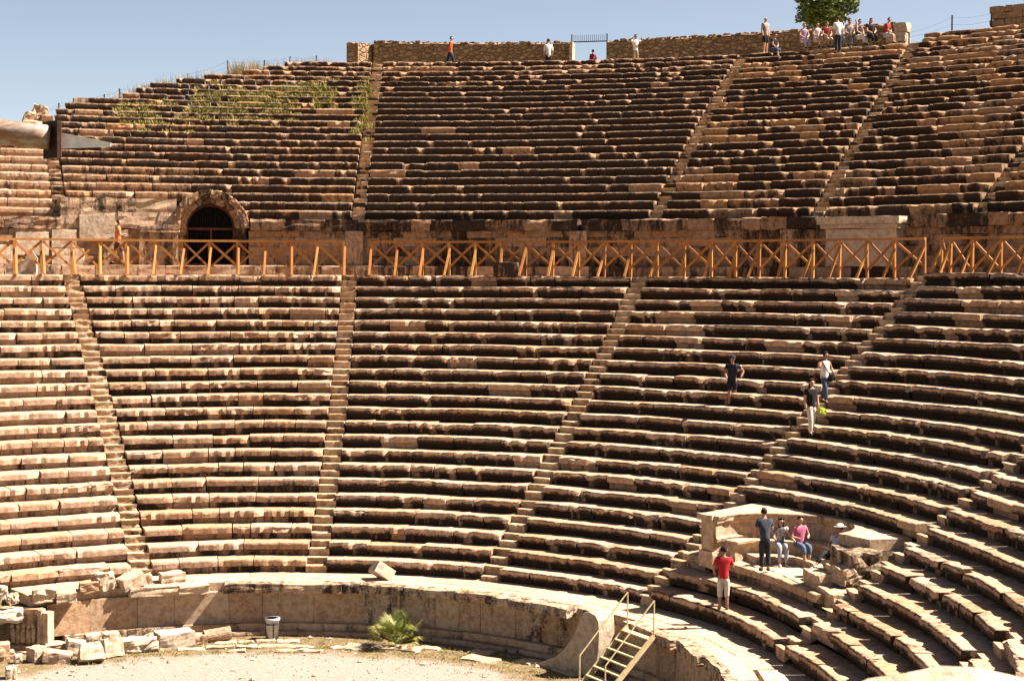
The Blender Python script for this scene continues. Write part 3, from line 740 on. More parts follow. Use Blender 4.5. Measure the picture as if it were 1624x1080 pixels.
m.add(V, [(0, 1, 2, 3, 4), (9, 8, 7, 6, 5)] + [(i, 5+i, 5+(i+1) % 5, (i+1) % 5) for i in range(5)], .1, 0); m.build('broken_slab', WHITE, SB)
# skyline stones
for (x0, x1, y0, y1, r, lab, tn) in ((38, 56, 180, 203, 37.5, 'leaning eroded boulder lowest on the left skyline', .2), (52, 75, 169, 192, 38, 'rounded eroded boulder second from the left on the skyline', .3), (117, 152, 157, 168, 39.2, 'flat squared block alone on the left skyline', .5)):
    P = atr((x0+x1)/2, y1, r); k = mpp(P); m = MB()
    m.block(P+Vector((0, 0, (y1-y0)*k/2)), ((x1-x0)*k, .6, (y1-y0)*k), RZ(.2) @ Matrix.Rotation(.25 if y0 > 158 else 0, 3, 'Y'), 5, .3 if y0 > 158 else .06, .05 if y0 > 158 else .01, x0, tn, .25)
    m.build('skyline_boulder' if y0 > 158 else 'skyline_block', STONE, None, label=lab, cat='boulder' if y0 > 158 else 'stone block', group='loose stones on the left skyline')

# ------------------------------------------------------------------ wall along the top
def top_wall(m, t0, t1, r, z0, zf, th=.6, dt=.006):
    n = max(2, int((t1-t0)/dt)); V = []
    for i in range(n+1):
        t = t0+(t1-t0)*i/n; z = zf(t)+.05*ns(t*160, r)+.03*ns(t*400, 3)
        w = .03*ns(t*90, 4)
        V += [pol(r+w, t, z0), pol(r+w, t, z-.05), pol(r+.06+w, t, z), pol(r+th-.06, t, z+.02*ns(t*300, 8)), pol(r+th, t, z-.05), pol(r+th, t, z0)]
    F = [(i*6+j, (i+1)*6+j, (i+1)*6+j+1, i*6+j+1) for i in range(n) for j in range(5)] + [tuple(range(6)), tuple(n*6+j for j in range(6))[::-1]]
    m.add(V, F)
def capstones(m, t0, t1, r, zf, th=.6):
    t = t0
    while t < t1:
        w = U(.14, .4)/r
        m.block(pol(r+th*.5+U(-.1, .1), t+w/2, zf(t)+U(-.02, .05)), (w*r, th*U(.6, 1), U(.08, .16)), frame(t), 3, .25, .02, U(0, 99), U(0, 1), .4); t += w*U(.9, 1.4)
TW = thing('boundary_wall', 'rubble stone wall along the rim left of the barred opening', 'stone wall', pol(47, .26, 19.3))
m = MB(); zf1 = lambda t: 21.12-.75*max(0, t-.16); top_wall(m, .158, .372, 47, 18.9, zf1); m.build('wall', RUBBLE, TW)
m = MB(); capstones(m, .158, .37, 47, zf1); m.build('capstones', UPPER, TW)
m = MB(); top_wall(m, .130, .1425, 45.9, 18.9, lambda t: 20.95, .7, .004)
V = [pol(46.5, .1415, 18.9), pol(47.3, .160, 18.9), pol(47.6, .1595, 18.9), pol(47.1, .141, 18.9)]
V += [v+Vector((0, 0, 2.12)) for v in V]; m.add(V, [(0, 1, 5, 4), (1, 2, 6, 5), (2, 3, 7, 6), (3, 0, 4, 7), (4, 5, 6, 7)])
m.build('end_pier', RUBBLE, TW)
TW2 = thing('boundary_wall', 'long rubble stone wall along the rim behind the seated tourists', 'stone wall', pol(47, .57, 19.3))
m = MB(); zf2 = lambda t: 21.0+.12*sin((t-.412)/.31*pi*.5); top_wall(m, .4125, .722, 47, 18.9, zf2); m.build('wall', RUBBLE, TW2)
m = MB(); capstones(m, .413, .715, 47, zf2); m.build('capstones', UPPER, TW2)
m = MB()
for i in range(5): m.block(pol(46.98, .7255-.004*(i % 2), 19.1+i*.44), (.62+.3*(i % 2), .75, .43), frame(.725), 4, .08, .03, i, .2, .05)
m.build('end_pier', PALE, TW2)
TW3 = thing('boundary_wall', 'squared block wall at the top right corner of the rim', 'stone wall', pol(47, .88, 19.3)); m = MB()
for i in range(7): arc_blocks(m, .8135+.002*(i % 2), 1.02, 46.9, 47.6, 19.4+i*.30, 19.4+(i+1)*.30-.01, .35, .85, 1, lambda t: U(0, .3), lambda t: U(.4, 1), 3, .02, .1, .02)
m.build('wall', UPPER, TW3)
m = MB()                                                            # rim terrace behind the top row
arc_blocks(m, .07, 1.05, 43.85, 45.2, 19.0, 19.47, .9, 1.8, .8, lambda t: U(0, .4), None, 2, .02, .04, .02)
m.build('rim_path', UPPER, kind='structure')
GT = thing('barred_opening', 'opening in the rim wall with an iron bar and spikes across its top', 'gateway', pol(47.2, .3925, 19.3))
m = MB(); m.block(pol(46.95, .3745, 20.1), (.16, .7, 1.75), frame(.3745), 4, .03, .01, 2, .0, 0); m.build('jamb', PALE, GT)
m = MB(); m.bar(pol(47.1, .3735, 21.02), pol(47.1, .4120, 21.02), .05, .05); m.bar(pol(47.1, .3735, 19.4), pol(47.1, .3735, 21.4), .05); m.bar(pol(47.1, .4118, 19.4), pol(47.1, .4118, 21.4), .05); m.build('iron_frame', IRON, GT)
m = MB()
for i in range(1, 17): m.tube([pol(47.1, .3735+.0383*i/17, 21.0), pol(47.1, .3735+.0383*i/17, 21.36)], .012, 5)
m.build('iron_spikes', IRON, GT)

# fences
def fence(label, pts, hs, wires=2, mat=RUSTM):
    T = thing('wire_fence', label, 'fence', pts[0])
    for p, hh in zip(pts, hs):
        m = MB(); m.tube([p+Vector((0, 0, -.5)), p+Vector((U(-.02, .02), 0, hh))], .035, 6); m.build('post', IRON, T)
    m = MB()
    for w in range(wires):
        for (a, ha), (b, hb) in zip(zip(pts, hs), zip(pts[1:], hs[1:])):
            f_ = (.55, .9)[w % 2]
            a2, b2 = a+Vector((0, 0, ha*f_)), b+Vector((0, 0, hb*f_)); mid_ = (a2+b2)/2-Vector((0, 0, .08))
            m.tube([a2, mid_, b2], .0035, 4)
    m.build('wire', IRON, T)
fence('thin wire fence with rusty posts along the ruined left skyline', [atr(x, y, 46.5) for x, y in ((40, 200), (93, 175), (165, 166), (190, 160), (230, 152), (297, 133), (361, 120), (419, 110), (460, 104), (502, 106))], [.35, .35, .5, .6, .5, .5, .75, .45, .45, .55])
fence('wire fence with one tall post near the top right corner', [pol(46.2, .738, 20.0), pol(46.2, .782, 20.2), pol(46.6, .818, 20.3)], [.55, .95, .9], 2)

# ------------------------------------------------------------------ vegetation
def leaf_cloud(m, c, rx, ry, rz, n, size, dens=None):
    for _ in range(n):
        while True:
            p = Vector((U(-1, 1), U(-1, 1), U(-1, 1)))
            if p.length <= 1 and p.length > .25*RND.random(): break
        q = c+Vector((p.x*rx, p.y*ry, p.z*rz)); 
        a = Vector((U(-1, 1), U(-1, 1), U(-.6, .6))).normalized(); b = a.cross(Vector((U(-1, 1), U(-1, 1), U(-1, 1)))).normalized()
        s = size*U(.6, 1.3); w = s*.42
        m.add([q-a*s, q+b*w, q+a*s, q-b*w], [(0, 1, 2, 3)], RND.random())
TC = pol(60, .581, 18.0)
TR = thing('tree', 'dark green broadleaf tree rising behind the rim wall above the tourists', 'tree', TC)
m = MB(); m.tube([TC+Vector((0, 0, -.5)), TC+Vector((.15, 0, 2.2)), TC+Vector((.05, .1, 4.2)), TC+Vector((.1, 0, 5.9))], [.26, .2, .15, .06], 10)
for i in range(9):
    a = U(0, 6.28); z0 = U(3.0, 5.2); m.tube([TC+Vector((.1, 0, z0)), TC+Vector((cos(a)*.9, sin(a)*.9, z0+.9)), TC+Vector((cos(a)*1.2, sin(a)*1.2, z0+1.6))], [.09, .06, .02], 6)
m.build('trunk', BARK, TR)
m = MB()
for i in range(84):
    while True:
        p = Vector((U(-1, 1), U(-1, 1), U(-1, 1)))
        if .35 < p.length <= 1 and ns(p.x*2.2, p.y*2.2, p.z*2.2) > -.16: break
    q = TC+Vector((.05+p.x*1.65, p.y*1.65, 6.25+p.z*1.15))
    leaf_cloud(m, q, U(.3, .5), U(.3, .5), U(.22, .38), 110, .12)
m.build('crown', LEAF, TR)
# weeds on the upper left rows: nobody could count them
def blades(m, P, n, hgt, spread, lean=.5, w=.012, tb=(0, 1)):
    for _ in range(n):
        a = U(0, 6.28); d = Vector((cos(a), sin(a), 0)); b = P+Vector((U(-spread, spread), U(-spread, spread), 0)); L = hgt*U(.5, 1.2); k = U(.1, lean)
        s = Vector((-d.y, d.x, 0))*w; mid_ = b+d*L*k*.4+Vector((0, 0, L*.6)); tip = b+d*L*k+Vector((0, 0, L))
        t = U(*tb); m.add([b-s, b+s, mid_+s*.8, mid_-s*.8, tip], [(0, 1, 2, 3), (3, 2, 4)], t)
m = MB()
for _ in range(900):
    x, y = RND.choice(((300, 178), (345, 168), (385, 158), (430, 172), (395, 182), (470, 150), (235, 190))); x += RND.gauss(0, 26); y += RND.gauss(0, 8)
    if not (180 < x < 585 and 115 < y < 215) or y < 132-.1*(x-300): continue
    u = None
    for uu in range(8, 24):
        r_, z_ = uprof(uu); p = atr(x, y, r_-.25)
        if p.z <= z_+.05: u = uu; break
    if not u: continue
    r_, z_ = uprof(u); q = pol(r_-.18+U(-.1, .1), atan2(p.x, p.y), z_-.02)
    if ns(q.x*.8, q.y*.8, u*.35)+.25*ns(q.x*3, q.y*3) < -.25: continue
    blades(m, q, RND.choice((20, 45, 80)), U(.08, .26), .24, .9, .016, (0, .9))
for (x, y0, y1) in ((578, 130, 225), (520, 135, 180)):
    for _ in range(30):
        xx, yy = x+U(-18, 10), U(y0, y1)
        for uu in range(8, 24):
            r_, z_ = uprof(uu); p = atr(xx, yy, r_-.25)
            if p.z <= z_+.05: blades(m, pol(r_-.18, atan2(p.x, p.y), z_-.02), 50, U(.15, .4), .2, .8, .012, (0, .5)); break
m.build('weeds', GRASS, kind='stuff', label='green and yellow weeds growing on the upper left rows', cat='weeds')
m = MB()
for _ in range(150):
    x = U(170, 520); t = atr(x, 120, 43).xy; tt = atan2(t[0], t[1]); uu = min(24, maxu(tt)); r_, z_ = uprof(uu)
    blades(m, pol(r_+U(.1, .9), tt, z_-.12), 12, U(.2, .6), .25, .5, .006)
for _ in range(40):
    x = U(365, 405); t = atr(x, 118, 43).xy; tt = atan2(t[0], t[1]); r_, z_ = uprof(maxu(tt)); blades(m, pol(r_+U(0, .5), tt, z_-.1), 16, U(.4, .8), .2, .4, .006)
m.build('dry_grass', STRAW, kind='stuff', label='dry straw coloured grass along the ruined left skyline', cat='grass')
m = MB()
for _ in range(900):
    t = U(-.5, 1.1); r_ = 9.9+RND.gauss(0, .75)
    if r_ > 11.1: continue
    blades(m, pol(r_, t, ZG), 9, U(.03, .09), .12, .9, .006, (.2, 1))
m.build('grass', GRASS, kind='stuff', label='thin dry grass on the orchestra floor by the wall', cat='grass')
m = MB()
for _ in range(1500):
    x, y = U(-6, 11), U(-1, 10.6)
    if hypot(x, y) > 10.9: continue
    s_ = U(.015, .05) if RND.random() < .93 else U(.06, .12); c_ = Vector((x, y, ZG+s_*.25))
    M_ = RZ(U(0, 6.28)); pp_ = [c_+M_ @ Vector((a*s_*U(.6, 1.2), b*s_*U(.5, 1), cc*s_*.6)) for (a, b, cc) in ((1, 0, 0), (0, 1, 0), (-1, 0, 0), (0, -1, 0), (.1, .1, 1), (0, 0, -1))]
    m.add(pp_, [(0, 1, 4), (1, 2, 4), (2, 3, 4), (3, 0, 4), (1, 0, 5), (2, 1, 5), (3, 2, 5), (0, 3, 5)], RND.random())
m.build('gravel', PALE, kind='stuff', label='small loose stones scattered over the orchestra floor', cat='gravel')
# fan palm shrub
PC = at(627, 1026, ZG); PS = thing('fan_palm', 'low bushy fan palm growing at the foot of the podium wall', 'palm', PC)
for i in range(46):
    a = U(0, 6.28); el = U(.1, 1.3); st = U(.3, .72); d = Vector((cos(a)*cos(el), sin(a)*cos(el), sin(el)))
    b = PC+Vector((U(-.1, .1), U(-.1, .1), .1)); hub = b+d*st; m = MB()
    tone = U(0, .45) if el > .55 else U(.4, 1)
    m.tube([b, hub], [.012, .007], 5, tone)
    side = d.cross(Vector((0, 0, 1))).normalized(); nrm = side.cross(d)
    for k in range(-7, 8):
        f_ = k*.17; e_ = (d*cos(f_)+side*sin(f_)).normalized(); L = U(.36, .50)*(1-.25*abs(k)/7)
        tip = hub+e_*L+Vector((0, 0, -.10*L/.4*(1 if el < .6 else .3))); mid_ = hub+e_*L*.55+nrm*.03; s = e_.cross(nrm)*.013
        m.add([hub, mid_-s, tip, mid_+s], [(0, 1, 2, 3)], tone+U(-.1, .1))
    m.build('frond', PALM, PS)

# ------------------------------------------------------------------ bin, metal stair, rusty pipe
PB = at(432, 1013, ZG); BN = thing('litter_bin', 'pale plastic bin held in a dark metal hoop stand', 'bin', PB)
m = MB(); m.tube([PB+Vector((0, 0, .03)), PB+Vector((0, 0, .55)), PB+Vector((0, 0, .57)), PB+Vector((0, 0, .64)), PB+Vector((0, 0, .64)), PB+Vector((0, 0, .1))], [.165, .20, .225, .23, .19, .15], 24); m.build('bucket', BINM, BN, True)
m = MB()
m.tube([PB+Vector((cos(a)*.212, sin(a)*.212, .46)) for a in [2*pi*k/20 for k in range(21)]], .014, 6)
for a in (-1.45, .65, 2.7): m.bar(PB+Vector((cos(a)*.215, sin(a)*.215, .5)), PB+Vector((cos(a)*.2, sin(a)*.2, 0)), .03, .02)
m.tube([PB+Vector((cos(a)*.19, sin(a)*.19, .02)) for a in [2*pi*k/20 for k in range(21)]], .014, 6); m.build('hoop_stand', IRON, BN)
A0, A1 = at(995, 993, -.03), at(1037, 1008, -.03); LS = thing('metal_steps', 'cream painted steel steps with two handrails down from the podium', 'steps', (A0+A1)/2)
dn = Vector((-.95, -.30, 0)).normalized(); run = 1.52
for A in (A0, A1):
    m = MB(); m.bar(A, A+dn*run+Vector((0, 0, -1.52)), .045, .14); m.build('stringer', CREAM, LS)
for i in range(7):
    f_ = (i+.4)/7; c0_, c1_ = A0+dn*run*f_+Vector((0, 0, -1.52*f_)), A1+dn*run*f_+Vector((0, 0, -1.52*f_))
    m = MB(); m.bar(c0_, c1_, .20, .035); m.build('tread', CREAM, LS)
for A in (A0, A1):
    m = MB(); up = Vector((0, 0, .92)); bot = A+dn*(run*.96)+Vector((0, 0, -1.46))
    m.tube([A, A+up], .02, 8); m.tube([bot, bot+Vector((0, 0, .82))], .02, 8)
    m.tube([A+up, bot+Vector((0, 0, .82))], .02, 8); m.build('handrail', CREAM, LS)
# rusty pipe: a boom end lying on the top of a mast left of the picture
Dp = 24.0
def pipe_at(x, y, dd=Dp): d = ray(x, y); return CAM+d*dd
kp = Dp/FPX; pa, pb = pipe_at(-160, 190), pipe_at(80, 219)
PI_ = thing('steel_boom', 'rusty steel pipe boom with a square end plate and white pointed fin', 'boom', pa)
m = MB(); m.tube([pa+(pb-pa)*f_ for f_ in (0, .3, .6, .9, 1)], [.185, .185, .183, .18, .18], 28); m.build('pipe', RUSTM, PI_, True)
ax = (pb-pa).normalized(); fx = Vector((ax.x, ax.y, 0)).normalized(); fy = Vector((-fx.y, fx.x, 0))
MP = Matrix((fx, fy, (0, 0, 1))).transposed() @ RZ(.72)
m = MB(); m.box(pipe_at(82, 222), (.05, .46, .53), MP); m.build('end_plate', DARKRUST, PI_)
m = MB(); m.box(pipe_at(82, 222)+MP @ Vector((.032, -.20, 0)), (.012, .07, .53), MP); m.build('plate_edge', REDIRON, PI_)
m = MB(); t0 = pipe_at(92, 224); tip = pipe_at(176, 230)
V = [t0+Vector((0, -.06, .11)), t0+Vector((0, .06, .11)), t0+Vector((0, .06, -.10)), t0+Vector((0, -.06, -.10)), tip+Vector((0, -.02, .015)), tip+Vector((0, .02, .015)), tip+Vector((0, .02, -.02)), tip+Vector((0, -.02, -.02))]
m.add(V, [(0, 1, 5, 4), (1, 2, 6, 5), (2, 3, 7, 6), (3, 0, 4, 7), (0, 3, 2, 1), (4, 5, 6, 7)])
m.bar(t0+Vector((0, -.07, .115)), tip+Vector((0, -.02, .02)), .02, .02); m.bar(t0+Vector((0, -.07, -.105)), tip+Vector((0, -.02, -.02)), .02, .02)
m.build('fin', GALV, PI_)
m = MB(); mt = pa+ax*.3; m.tube([Vector((mt.x, mt.y, ZG-.2)), Vector((mt.x, mt.y, mt.z+.25))], .22, 16); m.build('mast', RUSTM, PI_)

# ------------------------------------------------------------------ foreground ruin under the photographer
FG = thing('stage_wall', 'ruined stage wall with a pale worn block at its top in the near corner', 'ruined wall', (1.6, -35.2, ZG))
m = MB(); cfg = at(1500, 1062, 8.42); cfg = Vector((cfg.x, cfg.y, 0))
for i in range(12):
    for j in range(3): m.block(Vector((cfg.x-1.0+j*1.35+.3*(i % 2), cfg.y, ZG+.35+i*.78)), (1.33, 1.1, .77), None, 3, .06, .02, i*3+j, U(0, 1), .2)
m.build('wall', STONE, FG)
fg = MB(); fg.block(Vector((cfg.x+.56, cfg.y, 7.93)), (1.5, .9, .74), RZ(-.15) @ Matrix.Rotation(-.05, 3, 'Y'), 14, .16, .045, 5.5, .0, 0)
fg.build('top_block', PALE, FG)

# ------------------------------------------------------------------ people
def skin_mesh(name, verts, edges, radii, mat, parent, root=0, sub=1, fat=1.0):
    me = bpy.data.meshes.new(name); me.from_pydata([tuple(v) for v in verts], edges, [])
    o = bpy.data.objects.new(name, me); COL.objects.link(o)
    md = o.modifiers.new('skin', 'SKIN'); md.use_smooth_shade = True
    sv = me.skin_vertices[0].data
    f_ = fat
    for i, r in enumerate(radii): sv[i].radius = tuple(x*f_ for x in r) if isinstance(r, tuple) else (r*f_, r*f_); sv[i].use_root = False
    sv[root].use_root = True
    ss = o.modifiers.new('sub', 'SUBSURF'); ss.levels = ss.render_levels = sub
    dg = bpy.context.evaluated_depsgraph_get(); ev = o.evaluated_get(dg)
    nm = bpy.data.meshes.new_from_object(ev); o.modifiers.clear(); o.data = nm; bpy.data.meshes.remove(me); nm.name = name
    nm.materials.clear(); nm.materials.append(mat)
    if len(nm.polygons): nm.polygons.foreach_set('use_smooth', [True]*len(nm.polygons))
    o.parent = parent; return o
V3 = Vector
def pose(kind='stand', lean=0.0, turn=0.0, arms=None, stride=.18, seat=.46, knees=None, feet=None, side=0.0):
    """joint positions for a 1.70 m figure facing +y, standing on z = 0"""
    J = {}
    ph = .92 if kind != 'sit' else seat+.09
    J['pel'] = V3((0, 0, ph)); up = V3((sin(side), sin(lean), cos(lean))).normalized()
    J['spi'] = J['pel']+up*.21; J['che'] = J['pel']+up*.42; J['nek'] = J['pel']+up*.545
    hu = (up*.6+V3((0, 0, .4))).normalized(); fw = V3((sin(turn), cos(turn), 0))
    J['nk2'] = J['nek']+hu*.07; J['jaw'] = J['nk2']+hu*.04+fw*.025; J['hed'] = J['jaw']+hu*.085+fw*.005; J['top'] = J['hed']+hu*.055-fw*.01
    J['hu'] = hu; J['fw'] = fw
    for s, n in ((-1, 'L'), (1, 'R')):
        J['sh'+n] = J['pel']+up*.49+V3((s*.185, 0, 0)); J['hp'+n] = J['pel']+V3((s*.088, 0, -.04))
        if kind == 'sit':
            J['kn'+n] = V3((s*.11, .43, seat+.06)); J['an'+n] = V3((s*.10, .46, .09))
        elif kind == 'walk':
            d = stride*s; J['kn'+n] = V3((s*.085, d*.75+.05, .49)); J['an'+n] = V3((s*.085, d*1.35-.03, .09 if s > 0 else .13))
        else:
            J['kn'+n] = V3((s*.095, .015, .49)); J['an'+n] = V3((s*.10, -.02, .085))
        if knees and n in knees: J['kn'+n] = V3(knees[n])
        if feet and n in feet: J['an'+n] = V3(feet[n])
        a = (arms or {}).get(n)
        S_ = J['sh'+n]
        if a: J['el'+n] = S_+V3(a[0]); J['wr'+n] = S_+V3(a[1])
        elif kind == 'sit': J['el'+n] = S_+V3((s*.07, .06, -.27)); J['wr'+n] = V3((s*.08, .30, seat+.18))
        else: J['el'+n] = S_+V3((s*.05, -.02, -.29)); J['wr'+n] = S_+V3((s*.05, .05, -.53))
    return J
def person(label, loc, rz, hgt, J, shirt, legs, hair=(.02, .014, .01), skin=None, sleeve=.55, leg=1.0, shoe=(.03, .025, .02), hat=None, longhair=False, bald=False, hem=.0, group=None):
    T = thing('person', label, 'person', loc, rz, group); k = hgt/1.70; T.scale = (k, k, k); sk = skin or SKINM
    vs, ed, rd = [], [], []
    def ad(p, r, prev=None):
        vs.append(p); rd.append(r); i = len(vs)-1
        if prev is not None: ed.append((prev, i))
        return i
    pe = ad(J['pel'], (.12, .10)); sp = ad(J['spi'], (.115, .09), pe); ch = ad(J['che'], (.13, .10), sp); ne = ad(J['nek'], .058, ch)
    n2 = ad(J['nk2'], .05, ne); ja = ad(J['jaw'], .066, n2); he = ad(J['hed'], .088, ja); tp = ad(J['top'], .072, he)
    for s, n in ((-1, 'L'), (1, 'R')):
        sh = ad(J['sh'+n], .062, ch); el = ad(J['el'+n], .052, sh); wr = ad(J['wr'+n], .036, el)
        d = (J['wr'+n]-J['el'+n]).normalized(); pa = ad(J['wr'+n]+d*.055, (.04, .022), wr)
        hp = ad(J['hp'+n], .088, pe); kn = ad(J['kn'+n], .066, hp); an = ad(J['an'+n], .046, kn)
        to = ad(V3((J['an'+n].x+s*.02, J['an'+n].y+.14, J['an'+n].z-.055)), .03, an)
        sd_ = V3((-d.y, d.x, 0.2)).normalized() if abs(d.z) < .8 else V3((0, 1, 0))
        pp = J['wr'+n]+d*.06
        for q, (off, ln) in enumerate(((-.027, .062), (-.009, .078), (.009, .074), (.027, .055))):
            a_ = ad(pp+sd_*off, .010); b_ = ad(pp+sd_*off+d*(.03+ln*.5), .009, a_); ad(pp+sd_*off*1.05+d*(.03+ln*.85)+V3((-s*.022, 0, -.004)), .008, b_)
        a_ = ad(pp-d*.02+sd_*.025, .011); b_ = ad(pp+d*.01+sd_*.055, .010, a_); ad(pp+d*.04+sd_*.062, .009, b_)
    body = skin_mesh('body', vs, ed, rd, sk, T)
    c = V3(J['hed']); fw, hu = J['fw'], J['hu']; rt = fw.cross(hu).normalized()
    def local_mesh(nm, fn, mat, par=T):
        m = MB(); fn(m); me = bpy.data.meshes.new(nm); me.from_pydata(m.v, [], m.f); me.materials.append(mat)
        me.polygons.foreach_set('use_smooth', [True]*len(me.polygons)); o = bpy.data.objects.new(nm, me); COL.objects.link(o); o.parent = par; return o
    def ell(m, ctr, a, b, cc, ax=(rt, fw, hu), keep=None, n=12, nv=8):
        V, F, ok = [], [], {}
        for i in range(nv+1):
            for j in range(n):
                t_, p_ = pi*i/nv, 2*pi*j/n; l = V3((sin(t_)*cos(p_), sin(t_)*sin(p_), cos(t_)))
                V.append(V3(ctr)+ax[0]*(l.x*a)+ax[1]*(l.y*b)+ax[2]*(l.z*cc)); ok[len(V)-1] = (keep is None or keep(l))
        for i in range(nv):
            for j in range(n):
                f = (i*n+j, (i+1)*n+j, (i+1)*n+(j+1) % n, i*n+(j+1) % n)
                if all(ok[q] for q in f): F.append(f)
        m.add(V, F)
    def face(m):
        ell(m, c+fw*.095-hu*.012, .014, .022, .024, n=8, nv=6)
        for s in (-1, 1): ell(m, c+rt*(s*.089)-hu*.005, .012, .024, .033, n=8, nv=6)
    local_mesh('face_feature', face, sk)
    for s in (-1, 1): local_mesh('eye', lambda m, s=s: ell(m, c+fw*.079+rt*(s*.033)+hu*.014, .013, .010, .008, n=8, nv=4), EYE)
    local_mesh('mouth', lambda m: ell(m, c+fw*.078-hu*.052, .024, .012, .006, n=8, nv=4), cloth((.25, .09, .07)))
    if not bald:
        def hr(m):
            ell(m, c+hu*.014-fw*.012, .095, .102, .108, keep=lambda l: l.z > .55 or (l.y < .1 and l.z > -.6), n=16, nv=12)
            if longhair: ell(m, c-fw*.055-hu*.13, .10, .055, .19, n=12, nv=8)
        local_mesh('hair', hr, cloth(hair))
    if hat:
        def ht(m):
            ell(m, c+hu*.045, .112, .122, .095, keep=lambda l: l.z > -.15, n=16, nv=10)
            ell(m, c+hu*.045+fw*(.09 if hat[1] == 'cap' else 0), .09 if hat[1] == 'cap' else .19, .10 if hat[1] == 'cap' else .20, .012, n=16, nv=4)
        local_mesh('hat', ht, cloth(hat[0]))
    # shirt
    vs, ed, rd = [], [], []
    dn_ = (J['pel']-J['spi']).normalized(); a_ = ad(J['pel']+dn_*(.10+.25*hem), (.158, .138)); a0 = ad(J['pel']+dn_*.0, (.156, .134), a_); a1 = ad(J['spi'], (.14, .115), a0); a2 = ad(J['che'], (.155, .122), a1); a3 = ad(J['che'].lerp(J['nek'], .75), .085, a2)
    for n in 'LR':
        s1 = ad(J['sh'+n], .075, a2)
        if sleeve > 0: 
            e1 = ad(J['sh'+n].lerp(J['el'+n], min(1, sleeve)), .064 if sleeve <= 1 else .056, s1)
            if sleeve > 1: ad(J['el'+n].lerp(J['wr'+n], sleeve-1), .043, e1)
    skin_mesh('shirt', vs, ed, rd, shirt, T, fat=1.06)
    vs, ed, rd = [], [], []
    b0 = ad(J['pel']+ (J['spi']-J['pel'])*.5, (.132, .110)); b1 = ad(J['pel']-V3((0, 0, .015)), (.142, .12), b0)
    for n in 'LR':
        h1 = ad(J['hp'+n], .105, b1); f_ = min(1, leg*2)
        k1 = ad(J['hp'+n].lerp(J['kn'+n], f_), .078 if leg < .5 else .07, h1)
        if leg > .5: ad(J['kn'+n].lerp(J['an'+n], (leg-.5)*2*.94), .058, k1)
    skin_mesh('trousers', vs, ed, rd, legs, T, fat=1.2)
    for n, s in (('L', -1), ('R', 1)):
        A_ = J['an'+n]
        vs, ed, rd = [], [], []
        i0 = ad(A_+V3((0, -.03, -.045)), .042); i1 = ad(A_+V3((s*.01, .05, -.048)), .044, i0); ad(A_+V3((s*.02, .15, -.058)), .036, i1)
        skin_mesh('shoe', vs, ed, rd, cloth(shoe), T, fat=1.3)
    return T
WHITEC, RED, ORANGE, NAVY = cloth((.75, .72, .68)), cloth((.42, .03, .025)), cloth((.62, .10, .03)), cloth((.02, .025, .05))
JEAN, BLACK, KHAKI, GREYC = cloth((.06, .085, .16)), cloth((.015, .014, .016)), cloth((.33, .26, .16)), cloth((.30, .29, .27))
FACE_CAM = pi+.17
def up_at(t, u, dr=.3):
    r_, z_ = uprof(u); return pol(r_-dr, t, z_+.01)
G_ = 'tourists on the rim of the theatre'
person('person in an orange red jacket and dark striped trousers walking along the rim wall', pol(44.5, .247, 19.48), -pi/2-.2, 1.5, pose('walk', .12, stride=.2), ORANGE, NAVY, sleeve=1.9, group=G_)
person('person seen from behind in a white long shirt standing on the rim', pol(44.6, .357, 19.3), .1, 1.5, pose(), WHITEC, BLACK, hem=.5, sleeve=1.2, group=G_)
person('person in maroon standing inside the barred opening', pol(47.0, .397, 19.3), .3, 1.25, pose(), cloth((.25, .02, .04)), BLACK, sleeve=1.8, group=G_)
person('person in white with both arms raised to the face beside the barred opening', pol(44.6, .454, 19.38), FACE_CAM, 1.5, pose('stand', arms={'L': ((-.20, .12, -.02), (-.06, .25, .15)), 'R': ((.20, .12, -.02), (.06, .25, .15))}), WHITEC, KHAKI, skin=SKINT, sleeve=.7, group=G_)
person('tall person with shaved head in a grey shirt and black shorts standing on the rim', up_at(.600, 24, -.2), FACE_CAM+.4, 1.68, pose('stand', turn=.3), cloth((.32, .27, .22)), BLACK, bald=True, leg=.5, group=G_)
person('person in dark top and blue jeans crouching seated left of the group of tourists', up_at(.6115, 23, -.1), FACE_CAM+.5, 1.5, pose('sit', .35, seat=.40), BLACK, JEAN, leg=.75, hair=(.10, .045, .02), group=G_)
zt = 24; gz = uprof(24)[1]
def sitter(px, lab, shirt, legs, **k):
    P = atr(px, 60, 44.1); t = atan2(P.x, P.y); pk = k.pop('pk', {}); rz = k.pop('rz', 0)
    return person(lab, pol(44.05, t, gz+.12), FACE_CAM+rz, 1.55, pose('sit', pk.get('lean', .15), pk.get('turn', 0), pk.get('arms'), seat=.40), shirt, legs, group=G_, **k)
sitter(1274, 'seated person with blond hair in lavender top and lavender trousers', cloth((.42, .30, .48)), cloth((.50, .42, .56)), hair=(.45, .33, .16), sleeve=0)
sitter(1295, 'seated person in a white sleeveless top and white shorts', WHITEC, cloth((.6, .52, .45)), hair=(.12, .05, .025), sleeve=0, leg=.4)
sitter(1310, 'seated person in a dark red shirt and tan shorts left of the standing person', cloth((.30, .035, .03)), KHAKI, hair=(.2, .15, .12), leg=.45)
sitter(1335, 'seated person in a white shirt half hidden behind the standing person', WHITEC, GREYC, hair=(.22, .1, .05))
sitter(1346, 'seated person in a grey shirt and grey trousers right of the standing person', GREYC, cloth((.2, .18, .15)), hair=(.05, .05, .06))
sitter(1361, 'seated person in a dark sleeveless top and white trousers', cloth((.04, .025, .03)), WHITEC, hair=(.12, .06, .03), sleeve=0, rz=.4)
sitter(1380, 'seated person with long brown hair in dark clothes', cloth((.05, .02, .02)), BLACK, hair=(.14, .06, .03), longhair=True)
